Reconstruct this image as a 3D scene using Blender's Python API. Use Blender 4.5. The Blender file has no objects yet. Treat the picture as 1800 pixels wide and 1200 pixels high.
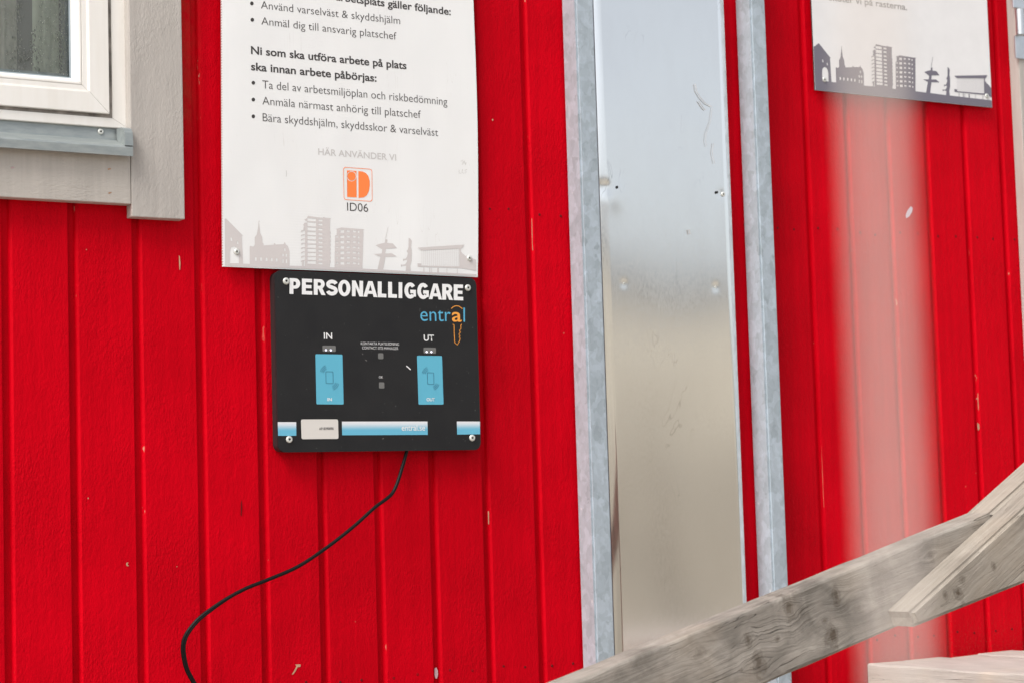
import bpy, bmesh, math, random
from mathutils import Vector, Matrix, noise

random.seed(7)
S = bpy.context.scene
COL = S.collection

# ------------------------------------------------------------------ camera
F_PX, YAW, PITCH, ROLL = 3560.92, 0.553851, 0.080929, -0.029568
CAM = Vector((-0.90768, -2.86784, 1.6))
fwd = Vector((math.sin(YAW) * math.cos(PITCH), math.cos(YAW) * math.cos(PITCH), math.sin(PITCH)))
rgt0 = Vector((math.cos(YAW), -math.sin(YAW), 0))
up0 = rgt0.cross(fwd)
rgt = math.cos(ROLL) * rgt0 + math.sin(ROLL) * up0
upv = -math.sin(ROLL) * rgt0 + math.cos(ROLL) * up0
cd = bpy.data.cameras.new('camera')
cam = bpy.data.objects.new('camera', cd)
COL.objects.link(cam)
m = Matrix((rgt, upv, -fwd)).transposed().to_4x4()
m.translation = CAM
cam.matrix_world = m
cd.sensor_width = 36
cd.lens = F_PX / 1800 * 36
cd.clip_start = 0.05
cd.clip_end = 2000
cd.dof.use_dof = True
cd.dof.focus_distance = 3.05
cd.dof.aperture_fstop = 9.0
S.camera = cam

# ------------------------------------------------------------------ sky and sun (bright overcast)
SUN_EL, SUN_AZ = math.radians(50), math.radians(247)      # compass heading of the sun, from +Y towards +X
w = bpy.data.worlds.new('World')
S.world = w
w.use_nodes = True
nt = w.node_tree
nt.nodes.clear()
out = nt.nodes.new('ShaderNodeOutputWorld')
bg = nt.nodes.new('ShaderNodeBackground')
sky = nt.nodes.new('ShaderNodeTexSky')
sky.sky_type = 'NISHITA'
sky.sun_disc = False
sky.sun_elevation = SUN_EL
sky.sun_rotation = SUN_AZ
sky.air_density = 1.0
sky.dust_density = 3.0
hs = nt.nodes.new('ShaderNodeHueSaturation')
hs.inputs['Saturation'].default_value = 0.35
tc = nt.nodes.new('ShaderNodeTexCoord')
mp = nt.nodes.new('ShaderNodeMapping')
mp.inputs['Scale'].default_value = (1, 1, 3)
cn = nt.nodes.new('ShaderNodeTexNoise')
cn.inputs['Scale'].default_value = 2.2
cn.inputs['Detail'].default_value = 5
cr = nt.nodes.new('ShaderNodeMapRange')
cr.inputs['From Min'].default_value = 0.3
cr.inputs['From Max'].default_value = 0.7
cr.inputs['To Min'].default_value = 0.8
cr.inputs['To Max'].default_value = 1.25
mul = nt.nodes.new('ShaderNodeVectorMath')
mul.operation = 'SCALE'
nt.links.new(tc.outputs['Generated'], mp.inputs['Vector'])
nt.links.new(mp.outputs[0], cn.inputs['Vector'])
nt.links.new(cn.outputs['Fac'], cr.inputs['Value'])
nt.links.new(sky.outputs[0], hs.inputs['Color'])
nt.links.new(hs.outputs[0], mul.inputs[0])
nt.links.new(cr.outputs[0], mul.inputs['Scale'])
nt.links.new(mul.outputs[0], bg.inputs['Color'])
bg.inputs['Strength'].default_value = 0.122
nt.links.new(bg.outputs[0], out.inputs['Surface'])

sl = bpy.data.lights.new('sun', 'SUN')
sl.energy = 1.75
sl.angle = math.radians(24)
sl.color = (1.0, 0.965, 0.91)
so = bpy.data.objects.new('sun', sl)
COL.objects.link(so)
sd = Vector((math.sin(SUN_AZ) * math.cos(SUN_EL), math.cos(SUN_AZ) * math.cos(SUN_EL), math.sin(SUN_EL)))
so.rotation_euler = sd.to_track_quat('Z', 'Y').to_euler()

S.view_settings.view_transform = 'Standard'
S.view_settings.look = 'None'
S.view_settings.gamma = 1
S.view_settings.use_curve_mapping = False
S.view_settings.exposure = 0.78

# ------------------------------------------------------------------ helpers
def at(px, py, Y=0.0):
    """photo point (1800 x 1200) -> point on the vertical plane at depth Y (the wall face is Y=0)"""
    v = fwd * F_PX + rgt * (px - 900) - upv * (py - 600)
    return CAM + v * ((Y - CAM.y) / v.y)

def depth_at(px, py, X):
    v = fwd * F_PX + rgt * (px - 900) - upv * (py - 600)
    return (CAM + v * ((X - CAM.x) / v.x)).y

def tag(o, label=None, cat=None, group=None, kind=None):
    if label: o['label'] = label
    if cat: o['category'] = cat
    if group: o['group'] = group
    if kind: o['kind'] = kind
    return o

def empty(name, loc, parent=None):
    o = bpy.data.objects.new(name, None)
    COL.objects.link(o)
    o.location = loc
    o.empty_display_size = 0.05
    if parent: o.parent = parent
    return o

def wpos(o):
    p = Vector((0, 0, 0))
    while o:
        p += o.location
        o = o.parent
    return p

def obj(name, me, mat, parent=None, loc=None, rot=None, smooth=False):
    """link a mesh as one object; loc is a world position (parents here are never rotated)"""
    o = bpy.data.objects.new(name, me)
    COL.objects.link(o)
    if mat is not None and not me.materials: me.materials.append(mat)
    base = wpos(parent) if parent else Vector((0, 0, 0))
    if parent: o.parent = parent
    if loc is None:
        o.location = -base
    else:
        o.location = Vector(loc) - base
    if rot: o.rotation_euler = rot
    if smooth:
        for p in me.polygons: p.use_smooth = True
    return o

def mesh(name, vs, fs):
    me = bpy.data.meshes.new(name)
    me.from_pydata([tuple(v) for v in vs], [], fs)
    me.update()
    return me

def bm_mesh(name, bm):
    bmesh.ops.recalc_face_normals(bm, faces=bm.faces[:])
    me = bpy.data.meshes.new(name)
    bm.to_mesh(me)
    bm.free()
    return me

def bm_box(bm, a, b):
    x0, x1 = sorted((a[0], b[0])); y0, y1 = sorted((a[1], b[1])); z0, z1 = sorted((a[2], b[2]))
    v = [bm.verts.new(p) for p in ((x0, y0, z0), (x1, y0, z0), (x1, y1, z0), (x0, y1, z0),
                                   (x0, y0, z1), (x1, y0, z1), (x1, y1, z1), (x0, y1, z1))]
    for f in ((0, 3, 2, 1), (4, 5, 6, 7), (0, 1, 5, 4), (1, 2, 6, 5), (2, 3, 7, 6), (3, 0, 4, 7)):
        bm.faces.new([v[i] for i in f])
    return v

def box(name, a, b, mat, parent=None, bevel=0.0, seg=2, local=False):
    """box between two world corners; local=True puts the object origin at its first corner"""
    a = Vector(a); b = Vector(b)
    bm = bmesh.new()
    off = a if local else Vector((0, 0, 0))
    bm_box(bm, a - off, b - off)
    if bevel:
        bmesh.ops.bevel(bm, geom=bm.edges[:], offset=bevel, segments=seg, affect='EDGES', profile=0.6)
    return obj(name, bm_mesh(name, bm), mat, parent, loc=(a if local else None))

def prism(name, loop, y0, y1, mat, parent=None, bevel=0.0):
    """loop of (x, z) extruded from y0 (front, nearer the camera) to y1"""
    bm = bmesh.new()
    f = [bm.verts.new((x, y0, z)) for x, z in loop]
    g = [bm.verts.new((x, y1, z)) for x, z in loop]
    bm.faces.new(f)
    bm.faces.new(g[::-1])
    n = len(loop)
    for i in range(n):
        bm.faces.new((f[i], g[i], g[(i + 1) % n], f[(i + 1) % n]))
    if bevel:
        ed = [e for e in bm.edges if abs(e.verts[0].co.y - y0) < 1e-6 and abs(e.verts[1].co.y - y0) < 1e-6]
        bmesh.ops.bevel(bm, geom=ed, offset=bevel, segments=2, affect='EDGES')
    return obj(name, bm_mesh(name, bm), mat, parent)

def lathe(bm, c, prof, n=20, axis='y'):
    """prof: (radius, y) pairs, revolved about the Y axis through c"""
    rings = []
    for r, y in prof:
        if r < 1e-7:
            rings.append([bm.verts.new((c[0], c[1] + y, c[2]))])
        else:
            rings.append([bm.verts.new((c[0] + r * math.cos(2 * math.pi * k / n), c[1] + y, c[2] + r * math.sin(2 * math.pi * k / n))) for k in range(n)])
    for A, B in zip(rings, rings[1:]):
        for k in range(n):
            a = [A[k % len(A)], A[(k + 1) % n % len(A)], B[(k + 1) % n % len(B)], B[k % len(B)]]
            u = []
            for q in a:
                if q not in u: u.append(q)
            if len(u) > 2: bm.faces.new(u)

def tube(pts, r, n=10):
    bm = bmesh.new()
    rings = []
    N = len(pts)
    for i, p in enumerate(pts):
        t = (pts[min(i + 1, N - 1)] - pts[max(i - 1, 0)]).normalized()
        a = t.cross(Vector((0, 1, 0))).normalized()
        b = t.cross(a)
        rings.append([bm.verts.new(p + r * (a * math.cos(2 * math.pi * k / n) + b * math.sin(2 * math.pi * k / n))) for k in range(n)])
    for A, B in zip(rings, rings[1:]):
        for k in range(n):
            bm.faces.new((A[k], A[(k + 1) % n], B[(k + 1) % n], B[k]))
    bm.faces.new(rings[0]); bm.faces.new(rings[-1][::-1])
    return bm

def smooth_path(pts, k=8):
    out = []
    n = len(pts)
    for i in range(n - 1):
        p0, p1, p2, p3 = pts[max(i - 1, 0)], pts[i], pts[i + 1], pts[min(i + 2, n - 1)]
        for j in range(k):
            t = j / k
            out.append(0.5 * ((2 * p1) + (p2 - p0) * t + (2 * p0 - 5 * p1 + 4 * p2 - p3) * t * t + (3 * p1 - p0 - 3 * p2 + p3) * t ** 3))
    out.append(pts[-1])
    return out

_tmp = []
def curve_to_mesh(cu, name):
    o = bpy.data.objects.new('tmp', cu)
    COL.objects.link(o)
    bpy.context.view_layer.update()
    me = bpy.data.meshes.new_from_object(o.evaluated_get(bpy.context.evaluated_depsgraph_get()))
    bpy.data.objects.remove(o)
    bpy.data.curves.remove(cu)
    me.name = name
    me.materials.clear()
    return me

def flat(name, loops, fn, mat, parent):
    """flat print: loops of photo points filled with even-odd holes and laid on the surface given by fn(px, py)"""
    cu = bpy.data.curves.new('tmp', 'CURVE')
    cu.dimensions = '2D'
    cu.fill_mode = 'BOTH'
    for lp in loops:
        s = cu.splines.new('POLY')
        s.points.add(len(lp) - 1)
        for i, (x, y) in enumerate(lp):
            s.points[i].co = (x / 20, -y / 20, 0, 1)
        s.use_cyclic_u = True
    me = curve_to_mesh(cu, name)
    for v in me.vertices:
        v.co = fn(v.co.x * 20, -v.co.y * 20)
    me.update()
    return obj(name, me, mat, parent)

def stroke_loops(pts, wd):
    """a pen line through pts as one closed loop of width wd (photo px)"""
    L, R = [], []
    n = len(pts)
    for i in range(n):
        a = pts[max(i - 1, 0)]; b = pts[min(i + 1, n - 1)]
        dx, dy = b[0] - a[0], b[1] - a[1]
        l = math.hypot(dx, dy) or 1
        nx, ny = -dy / l * wd / 2, dx / l * wd / 2
        L.append((pts[i][0] + nx, pts[i][1] + ny)); R.append((pts[i][0] - nx, pts[i][1] - ny))
    return [L + R[::-1]]

def text(name, body, a, b, cap, fn, mat, parent, bold=0.0):
    """lettering from baseline start a to baseline end b (photo px), capital height cap (photo px)"""
    cu = bpy.data.curves.new('tmp', 'FONT')
    cu.body = body
    cu.size = 1
    cu.offset = bold
    cu.resolution_u = 5
    me = curve_to_mesh(cu, name)
    xs = [v.co.x for v in me.vertices]
    x0, x1 = min(xs), max(xs)
    A = fn(*a); B = fn(*b)
    H = (fn(a[0], a[1] - cap) - A).length
    for v in me.vertices:
        s = (v.co.x - x0) / (x1 - x0)
        v.co = A + (B - A) * s + Vector((0, 0, 1)) * ((v.co.y + bold) / (0.682 + 2 * bold) * H)
    me.update()
    return obj(name, me, mat, parent)

def ellipse(cx, cy, rx, ry, n=28):
    return [(cx + rx * math.cos(2 * math.pi * k / n), cy + ry * math.sin(2 * math.pi * k / n)) for k in range(n)]

def rrect(c, r, n=5):
    """rounded rectangle through four photo corners tl, tr, br, bl"""
    out = []
    for i in range(4):
        p, q, s = Vector(c[i]), Vector(c[i - 1]), Vector(c[(i + 1) % 4])
        a = p + (q - p).normalized() * r; b = p + (s - p).normalized() * r
        for k in range(n + 1):
            t = k / n
            v = a * (1 - t) ** 2 + p * 2 * t * (1 - t) + b * t * t
            out.append((v.x, v.y))
    return out

# ------------------------------------------------------------------ materials
class NT:
    def __init__(s, name):
        s.m = bpy.data.materials.new(name)
        s.m.use_nodes = True
        s.t = s.m.node_tree
        s.b = s.t.nodes['Principled BSDF']
        s.o = s.t.nodes['Material Output']
    def n(s, typ, **kw):
        nd = s.t.nodes.new('ShaderNode' + typ)
        for k, v in kw.items():
            if k in nd.inputs.keys(): nd.inputs[k].default_value = v
            elif hasattr(nd, k): setattr(nd, k, v)
        return nd
    def l(s, a, b): s.t.links.new(a, b)
    def coord(s, scale=(1, 1, 1), kind='Object', loc=(0, 0, 0)):
        c = s.n('TexCoord'); mpp = s.n('Mapping')
        mpp.inputs['Scale'].default_value = scale
        mpp.inputs['Location'].default_value = loc
        s.l(c.outputs[kind], mpp.inputs['Vector'])
        return mpp.outputs[0]
    def noise(s, vec, scale, detail=3, rough=0.5, dist=0.0):
        nd = s.n('TexNoise')
        nd.inputs['Scale'].default_value = scale; nd.inputs['Detail'].default_value = detail
        nd.inputs['Roughness'].default_value = rough; nd.inputs['Distortion'].default_value = dist
        s.l(vec, nd.inputs['Vector'])
        return nd.outputs['Fac']
    def rng(s, v, a, b, c=0.0, d=1.0, smooth=False):
        nd = s.n('MapRange')
        if smooth: nd.interpolation_type = 'SMOOTHSTEP'
        for i, q in zip(('From Min', 'From Max', 'To Min', 'To Max'), (a, b, c, d)): nd.inputs[i].default_value = q
        s.l(v, nd.inputs['Value'])
        return nd.outputs[0]
    def math(s, op, a, b=None):
        nd = s.n('Math'); nd.operation = op
        for i, v in enumerate((a, b)):
            if v is None: continue
            if isinstance(v, (int, float)): nd.inputs[i].default_value = v
            else: s.l(v, nd.inputs[i])
        return nd.outputs[0]
    def mix(s, fac, a, b, mode='MIX'):
        nd = s.n('Mix'); nd.data_type = 'RGBA'; nd.blend_type = mode
        for i, v in ((0, fac), (6, a), (7, b)):
            if isinstance(v, (int, float)): nd.inputs[i].default_value = v
            elif isinstance(v, tuple): nd.inputs[i].default_value = (*v[:3], 1)
            else: s.l(v, nd.inputs[i])
        return nd.outputs[2]
    def bump(s, h, dist, strength=1.0, prev=None):
        nd = s.n('Bump'); nd.inputs['Distance'].default_value = dist; nd.inputs['Strength'].default_value = strength
        s.l(h, nd.inputs['Height'])
        if prev: s.l(prev, nd.inputs['Normal'])
        return nd.outputs[0]
    def set(s, **kw):
        for k, v in kw.items():
            k = k.replace('_', ' ')
            i = s.b.inputs[k]
            if isinstance(v, tuple): i.default_value = (*v[:3], 1)
            elif isinstance(v, (int, float)): i.default_value = v
            else: s.l(v, i)

def plain(name, col, rough=0.5, spec=0.3, metal=0.0, grain=0.0):
    k = NT(name)
    k.set(Base_Color=col, Roughness=rough, Metallic=metal)
    k.b.inputs['Specular IOR Level'].default_value = spec
    if grain:
        v = k.noise(k.coord(), 40, 3)
        k.set(Base_Color=k.mix(k.rng(v, .3, .7), tuple(c * (1 - grain) for c in col), tuple(min(1, c * (1 + grain)) for c in col)))
    return k.m

def painted_wood(name, col, col2, chips=True, horiz=False, spec=.10, relief=1.0):
    """thick rough-sawn paint: brush and grain relief, faint mottling, chips along the arrises"""
    k = NT(name)
    sc = (7, 7, 3.3) if not horiz else (3.3, 7, 7)
    info = k.n('ObjectInfo')
    tcn = k.n('TexCoord')
    vadd = k.n('VectorMath'); vadd.operation = 'ADD'
    rnd = k.n('CombineXYZ')
    r100 = k.math('MULTIPLY', info.outputs['Random'], 57.0)
    k.l(r100, rnd.inputs[0]); k.l(r100, rnd.inputs[2])
    k.l(tcn.outputs['Object'], vadd.inputs[0]); k.l(rnd.outputs[0], vadd.inputs[1])
    mpp = k.n('Mapping'); mpp.inputs['Scale'].default_value = sc
    k.l(vadd.outputs[0], mpp.inputs['Vector'])
    vec = mpp.outputs[0]
    raw = vadd.outputs[0]
    fine = k.noise(vec, 46, 3, .55, .4)
    grain = k.noise(vec, 16, 4, .55, .8)
    wl = k.noise(raw, 900, 2)
    patch = k.rng(k.noise(raw, 9, 2), .42, .66, .25, 1.0)
    # crackled knots and blisters
    vor = k.n('TexVoronoi'); vor.inputs['Scale'].default_value = 3.1; k.l(raw, vor.inputs['Vector'])
    knot = k.rng(vor.outputs['Distance'], .02, .11, 1, 0, True)
    kb = k.noise(raw, 160, 2, .5, 1.2)
    h = k.math('ADD', k.math('MULTIPLY', fine, patch), k.math('MULTIPLY', grain, .55))
    h = k.math('ADD', h, k.math('MULTIPLY', k.math('MULTIPLY', kb, knot), .9))
    h = k.math('ADD', h, k.math('MULTIPLY', wl, .12))
    k.set(Normal=k.bump(h, .0021 * relief, .95))
    c = k.mix(k.rng(k.noise(raw, 6, 3), .35, .7), col, col2)
    mst = k.n('Mapping'); mst.inputs['Scale'].default_value = (26, 26, 1.3); k.l(raw, mst.inputs['Vector'])
    stk_ = k.rng(k.noise(mst.outputs[0], 3.5, 4, .6), .3, .7, .90, 1.06)
    hv = k.math('MULTIPLY', k.rng(info.outputs['Random'], 0, 1, .90, 1.05), stk_)
    hsn = k.n('HueSaturation'); k.l(hv, hsn.inputs['Value']); k.l(c, hsn.inputs['Color'])
    c = hsn.outputs[0]
    if chips:
        sep = k.n('SeparateXYZ'); k.l(tcn.outputs['Object'], sep.inputs[0])
        ex = k.math('ABSOLUTE', k.math('SUBTRACT', sep.outputs[0], .0135))
        edge = k.rng(ex, .0002, .0022, 1, 0)
        mp3 = k.n('Mapping'); mp3.inputs['Scale'].default_value = (1, 1, .35); k.l(raw, mp3.inputs['Vector'])
        cn_ = k.rng(k.noise(mp3.outputs[0], 55, 4, .65), .645, .675)
        seld = k.rng(k.noise(raw, 2.3, 1), .5, .6)
        chip = k.math('MULTIPLY', k.math('MULTIPLY', edge, cn_), seld)
        v2 = k.n('TexVoronoi'); v2.inputs['Scale'].default_value = 34; k.l(raw, v2.inputs['Vector'])
        v2c = k.n('SeparateColor'); k.l(v2.outputs['Color'], v2c.inputs[0])
        spk = k.math('MULTIPLY', k.rng(v2.outputs['Distance'], .03, .06, 1, 0), k.rng(v2c.outputs[0], .955, .97))
        chip = k.math('MAXIMUM', k.math('MULTIPLY', chip, .8), k.math('MULTIPLY', spk, .22))
        # splashed dirt low down by the deck
        geo = k.n('NewGeometry'); sp = k.n('SeparateXYZ'); k.l(geo.outputs['Position'], sp.inputs[0])
        low = k.math('MULTIPLY', k.rng(sp.outputs[2], 1.30, 1.40, 1, 0), k.rng(sp.outputs[0], 1.5, 1.8))
        spl = k.math('MULTIPLY', k.rng(k.noise(raw, 330, 3, .7), .56, .62), low)
        c = k.mix(k.math('MULTIPLY', spl, .25), c, (.2, .15, .09))
        grm = k.math('MULTIPLY', k.math('MULTIPLY', k.rng(sp.outputs[2], 2.165, 2.225), k.rng(sp.outputs[0], .32, .26)), k.rng(k.noise(raw, 60, 3, .6), .3, .6))
        c = k.mix(k.math('MULTIPLY', grm, .38), c, (.16, .10, .045))
        c = k.mix(chip, c, (.55, .42, .28))
    k.set(Base_Color=c, Roughness=k.rng(fine, .3, .7, .42, .62))
    k.b.inputs['Specular IOR Level'].default_value = spec
    return k.m

def weathered(name, base, dark, knots=(), patchy=0.5, warm=(.42, .33, .24)):
    """grey weathered softwood, long axis = local X; knots are (x, z, rx, rz, strength)"""
    k = NT(name)
    tcn = k.n('TexCoord')
    sep = k.n('SeparateXYZ'); k.l(tcn.outputs['Object'], sep.inputs[0])
    x, y, z = sep.outputs
    K = None; swirl = None
    KN = k.noise(tcn.outputs['Object'], 95, 3, .6)
    for (kx, kz, rx, rz, st) in knots:
        dx = k.math('DIVIDE', k.math('SUBTRACT', x, kx), rx)
        dz = k.math('DIVIDE', k.math('SUBTRACT', z, kz), rz)
        d = k.math('SQRT', k.math('ADD', k.math('MULTIPLY', dx, dx), k.math('MULTIPLY', dz, dz)))
        d = k.math('ADD', d, k.math('MULTIPLY', k.math('SUBTRACT', KN, .5), 2.4))
        core = k.math('MULTIPLY', k.rng(d, .15, 1.05, .9, 0, True), 1.0)
        rim = k.rng(k.math('ABSOLUTE', k.math('SUBTRACT', d, .9)), .0, .4, .45, 0, True)
        kk = k.math('MULTIPLY', k.math('MAXIMUM', core, rim), st)
        sw = k.math('MULTIPLY', k.rng(d, 0, 4.0, 1, 0, True), k.math('MULTIPLY', k.math('SIGN', dz), -rz * .6))
        K = kk if K is None else k.math('MAXIMUM', K, kk)
        swirl = sw if swirl is None else k.math('ADD', swirl, sw)
    zz = z if swirl is None else k.math('ADD', z, swirl)
    cx = k.n('CombineXYZ'); k.l(x, cx.inputs[0]); k.l(y, cx.inputs[1]); k.l(zz, cx.inputs[2])
    m1 = k.n('Mapping'); m1.inputs['Scale'].default_value = (1, 14, 14); k.l(cx.outputs[0], m1.inputs['Vector'])
    g1 = k.noise(m1.outputs[0], 9, 5, .6, .5)
    m2 = k.n('Mapping'); m2.inputs['Scale'].default_value = (.8, 30, 30); k.l(cx.outputs[0], m2.inputs['Vector'])
    g2 = k.noise(m2.outputs[0], 22, 4, .7)
    m3 = k.n('Mapping'); m3.inputs['Scale'].default_value = (.5, 9, 9); k.l(cx.outputs[0], m3.inputs['Vector'])
    g3 = k.noise(m3.outputs[0], 7, 2, .5, .8)
    crack = k.math('MULTIPLY', k.rng(k.math('ABSOLUTE', k.math('SUBTRACT', g3, .5)), 0, .006, 1, 0), k.rng(k.noise(tcn.outputs['Object'], 5, 2), .45, .6))
    pt = k.rng(k.noise(tcn.outputs['Object'], 14, 4, .6, .6), .42, .68)
    c = k.mix(k.rng(g1, .3, .72), dark, base)
    c = k.mix(k.math('MULTIPLY', k.rng(g2, .35, .62, .75, 0), 1.0), c, tuple(q * .72 for q in base))
    c = k.mix(k.math('MULTIPLY', k.math('MULTIPLY', pt, patchy), k.rng(g2, .3, .7, 1.0, .55)), c, tuple(q * .42 for q in dark))
    c = k.mix(k.math('MULTIPLY', k.rng(k.noise(tcn.outputs['Object'], 8, 2), .5, .75), .3), c, warm)
    if K is not None:
        c = k.mix(k.math('MULTIPLY', K, .9), c, (.055, .035, .02))
    c = k.mix(k.math('MULTIPLY', crack, .5), c, (.05, .04, .03))
    h = k.math('ADD', k.math('MULTIPLY', g1, .7), k.math('MULTIPLY', g2, .5))
    h = k.math('SUBTRACT', h, k.math('MULTIPLY', crack, 1.5))
    k.set(Base_Color=c, Roughness=.85, Normal=k.bump(h, .0018, 1.0))
    k.b.inputs['Specular IOR Level'].default_value = .15
    return k.m

RED = painted_wood('red_paint', (.585, .0, .0082), (.50, .0, .0066), spec=.04)
TRIM = painted_wood('greige_paint', (.485, .45, .415), (.455, .42, .39), chips=False, relief=.6)
TRIMH = painted_wood('greige_paint_horizontal', (.465, .43, .39), (.43, .395, .36), chips=False, horiz=True, relief=.6)
UPVC = plain('white_plastic', (.80, .775, .735), .32, .4)
def upvc_dirty():
    k = NT('white_plastic_dusty')
    v = k.noise(k.coord((60, 60, 6)), 1.0, 4, .6)
    k.set(Base_Color=k.mix(k.rng(v, .4, .8, 0, .35), (.80, .775, .735), (.66, .61, .54)), Roughness=.36)
    k.b.inputs['Specular IOR Level'].default_value = .4
    return k.m
UPVC = upvc_dirty()
GASK = plain('grey_brush_seal', (.22, .2, .18), .9, .1, grain=.5)
RUBBER = plain('black_rubber', (.03, .03, .032), .6, .3)
SPACER = plain('spacer_grey_blue', (.34, .40, .44), .4, .4)
BLACK = NT('black_plastic')
_v = BLACK.noise(BLACK.coord(), 18, 5, .65)
_d = BLACK.rng(BLACK.noise(BLACK.coord((1, 1, 1)), 160, 3, .7), .70, .74)
BLACK.set(Base_Color=BLACK.mix(BLACK.math('MULTIPLY', _d, .35), BLACK.mix(BLACK.rng(_v, .35, .7), (.0125, .0125, .0135), (.017, .017, .0175)), (.25, .25, .24)), Roughness=BLACK.rng(_v, .3, .7, .5, .6))
BLACK.set(Normal=BLACK.bump(BLACK.noise(BLACK.coord(), 1400, 2), .0002, .3))
BLACK.b.inputs['Specular IOR Level'].default_value = .28
BLACK = BLACK.m
BACKBLK = plain('black_back_box', (.02, .02, .021), .5, .4)
CABLE = plain('black_cable', (.004, .004, .0042), .5, .2)
PRINTW = plain('white_lettering', (.80, .80, .80), .5, .3)
BLUE = plain('blue_pad_print', (.115, .43, .58), .5, .3)
BLUE2 = plain('blue_lettering', (.10, .40, .60), .5, .3)
ORANGE = plain('orange_lettering', (.85, .35, .06), .5, .3)
ORANGE2 = plain('orange_print', (.93, .23, .06), .5, .3)
NAVY = plain('navy_line_print', (.03, .13, .22), .5, .3)
LENS = plain('smoked_lens', (.16, .16, .155), .35, .4)
STICK = plain('sticker_white', (.66, .63, .59), .5, .3)
INK = plain('dark_ink', (.055, .05, .05), .6, .2)
INKL = plain('light_grey_ink', (.085, .08, .08), .6, .2)
INKG = plain('pale_grey_ink', (.56, .54, .53), .6, .2)
INKM = plain('mid_grey_ink', (.27, .26, .255), .6, .2)
INKS = plain('skyline_pale_grey', (.60, .56, .55), .55, .25)
INKS2 = plain('skyline_thin_lines', (.68, .655, .645), .55, .25)
INKD = plain('skyline_slate_grey', (.165, .155, .19), .45, .3)
INKD2 = plain('skyline_slate_lines', (.50, .48, .50), .45, .3)
PENCIL = plain('pencil_marks', (.5, .48, .46), .6, .2)

def led():
    k = NT('lit_led')
    k.set(Base_Color=(.8, .8, .9))
    k.b.inputs['Emission Color'].default_value = (.8, .8, 1, 1)
    k.b.inputs['Emission Strength'].default_value = 1.1
    return k.m
LED = led()

def gradient_stripe():
    k = NT('white_to_blue_stripe')
    tcn = k.n('NewGeometry'); sep = k.n('SeparateXYZ'); k.l(tcn.outputs['Position'], sep.inputs[0])
    zb_, zt_ = at(676, 764, -.03).z, at(676, 740.2, -.03).z
    c = k.mix(k.rng(sep.outputs[2], zb_ + (zt_ - zb_) * .35, zt_, 0, 1, True), (.13, .45, .62), (.74, .75, .78))
    k.set(Base_Color=c, Roughness=.5)
    return k.m
STRIPE = gradient_stripe()

def board_plastic():
    k = NT('corrugated_plastic')
    wv = k.n('TexWave'); wv.bands_direction = 'Z'; wv.inputs['Scale'].default_value = 75
    k.l(k.coord(), wv.inputs['Vector'])
    dirt = k.rng(k.noise(k.coord((3, 3, 1)), 5, 5, .6), .5, .8, 0, .22)
    scr = k.math('MULTIPLY', k.rng(k.math('ABSOLUTE', k.math('SUBTRACT', k.noise(k.coord((9, 9, .8)), 7, 2), .5)), 0, .004, 1, 0), k.rng(k.noise(k.coord(), 9, 2), .55, .65))
    c = k.mix(dirt, (.79, .79, .785), (.72, .70, .675))
    c = k.mix(k.math('MULTIPLY', scr, .35), c, (.5, .46, .42))
    big = k.noise(k.coord((1, 1, .5)), 6, 2)
    n1 = k.bump(big, .012, .5)
    k.set(Base_Color=c, Roughness=.42, Normal=k.bump(wv.outputs['Fac'], .00012, .25, n1))
    k.b.inputs['Specular IOR Level'].default_value = .3
    return k.m
CORR = board_plastic()
def corr_edge():
    k = NT('open_flute_edge')
    wv = k.n('TexWave'); wv.bands_direction = 'Z'; wv.inputs['Scale'].default_value = 75
    k.l(k.coord(), wv.inputs['Vector'])
    k.set(Base_Color=k.mix(k.rng(wv.outputs['Fac'], .45, .6), (.30, .28, .27), (.72, .71, .70)), Roughness=.6)
    return k.m
CORRE = corr_edge()
ALUS = plain('satin_white_panel', (.74, .73, .73), .4, .35, grain=.02)
SIGNEDGE = plain('dark_panel_edge', (.05, .045, .045), .6, .2)  # flat dark tone for the edge faces of the panel

def zinc_screw():
    k = NT('zinc_screw')
    v = k.noise(k.coord(), 300, 2)
    k.set(Base_Color=k.mix(v, (.70, .71, .67), (.58, .59, .55)), Metallic=.35, Roughness=.35)
    return k.m
ZINC = zinc_screw()
RECESS = plain('dark_recess', (.03, .03, .03), .6, .2)

def galvanised():
    k = NT('galvanised_steel')
    vec = k.coord((1, 1, .75))
    wob = k.n('TexNoise'); wob.inputs['Scale'].default_value = 60; k.l(vec, wob.inputs['Vector'])
    va = k.n('VectorMath'); va.operation = 'MULTIPLY_ADD'
    k.l(wob.outputs['Color'], va.inputs[0]); va.inputs[1].default_value = (.02, .02, .02); k.l(vec, va.inputs[2])
    vo = k.n('TexVoronoi'); vo.inputs['Scale'].default_value = 58; k.l(va.outputs[0], vo.inputs['Vector'])
    vo2 = k.n('TexVoronoi'); vo2.inputs['Scale'].default_value = 130; k.l(va.outputs[0], vo2.inputs['Vector'])
    s1 = k.n('SeparateColor'); k.l(vo.outputs['Color'], s1.inputs[0])
    s2 = k.n('SeparateColor'); k.l(vo2.outputs['Color'], s2.inputs[0])
    f = k.math('ADD', k.math('MULTIPLY', s1.outputs[0], .6), k.math('MULTIPLY', s2.outputs[1], .4))
    f = k.math('ADD', k.math('MULTIPLY', f, .62), k.math('MULTIPLY', k.noise(vec, 25, 5, .65), .5))
    c = k.mix(k.rng(f, .25, .9), (.29, .335, .365), (.45, .515, .575))
    wear = k.rng(k.noise(vec, 45, 4, .6), .68, .73)
    c = k.mix(k.math('MULTIPLY', wear, .55), c, (.80, .81, .80))
    k.set(Base_Color=c, Metallic=.12, Roughness=k.rng(f, .2, .9, .6, .42), Normal=k.bump(k.noise(vec, 120, 3), .0006, .35))
    return k.m
GALV = galvanised()

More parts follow.
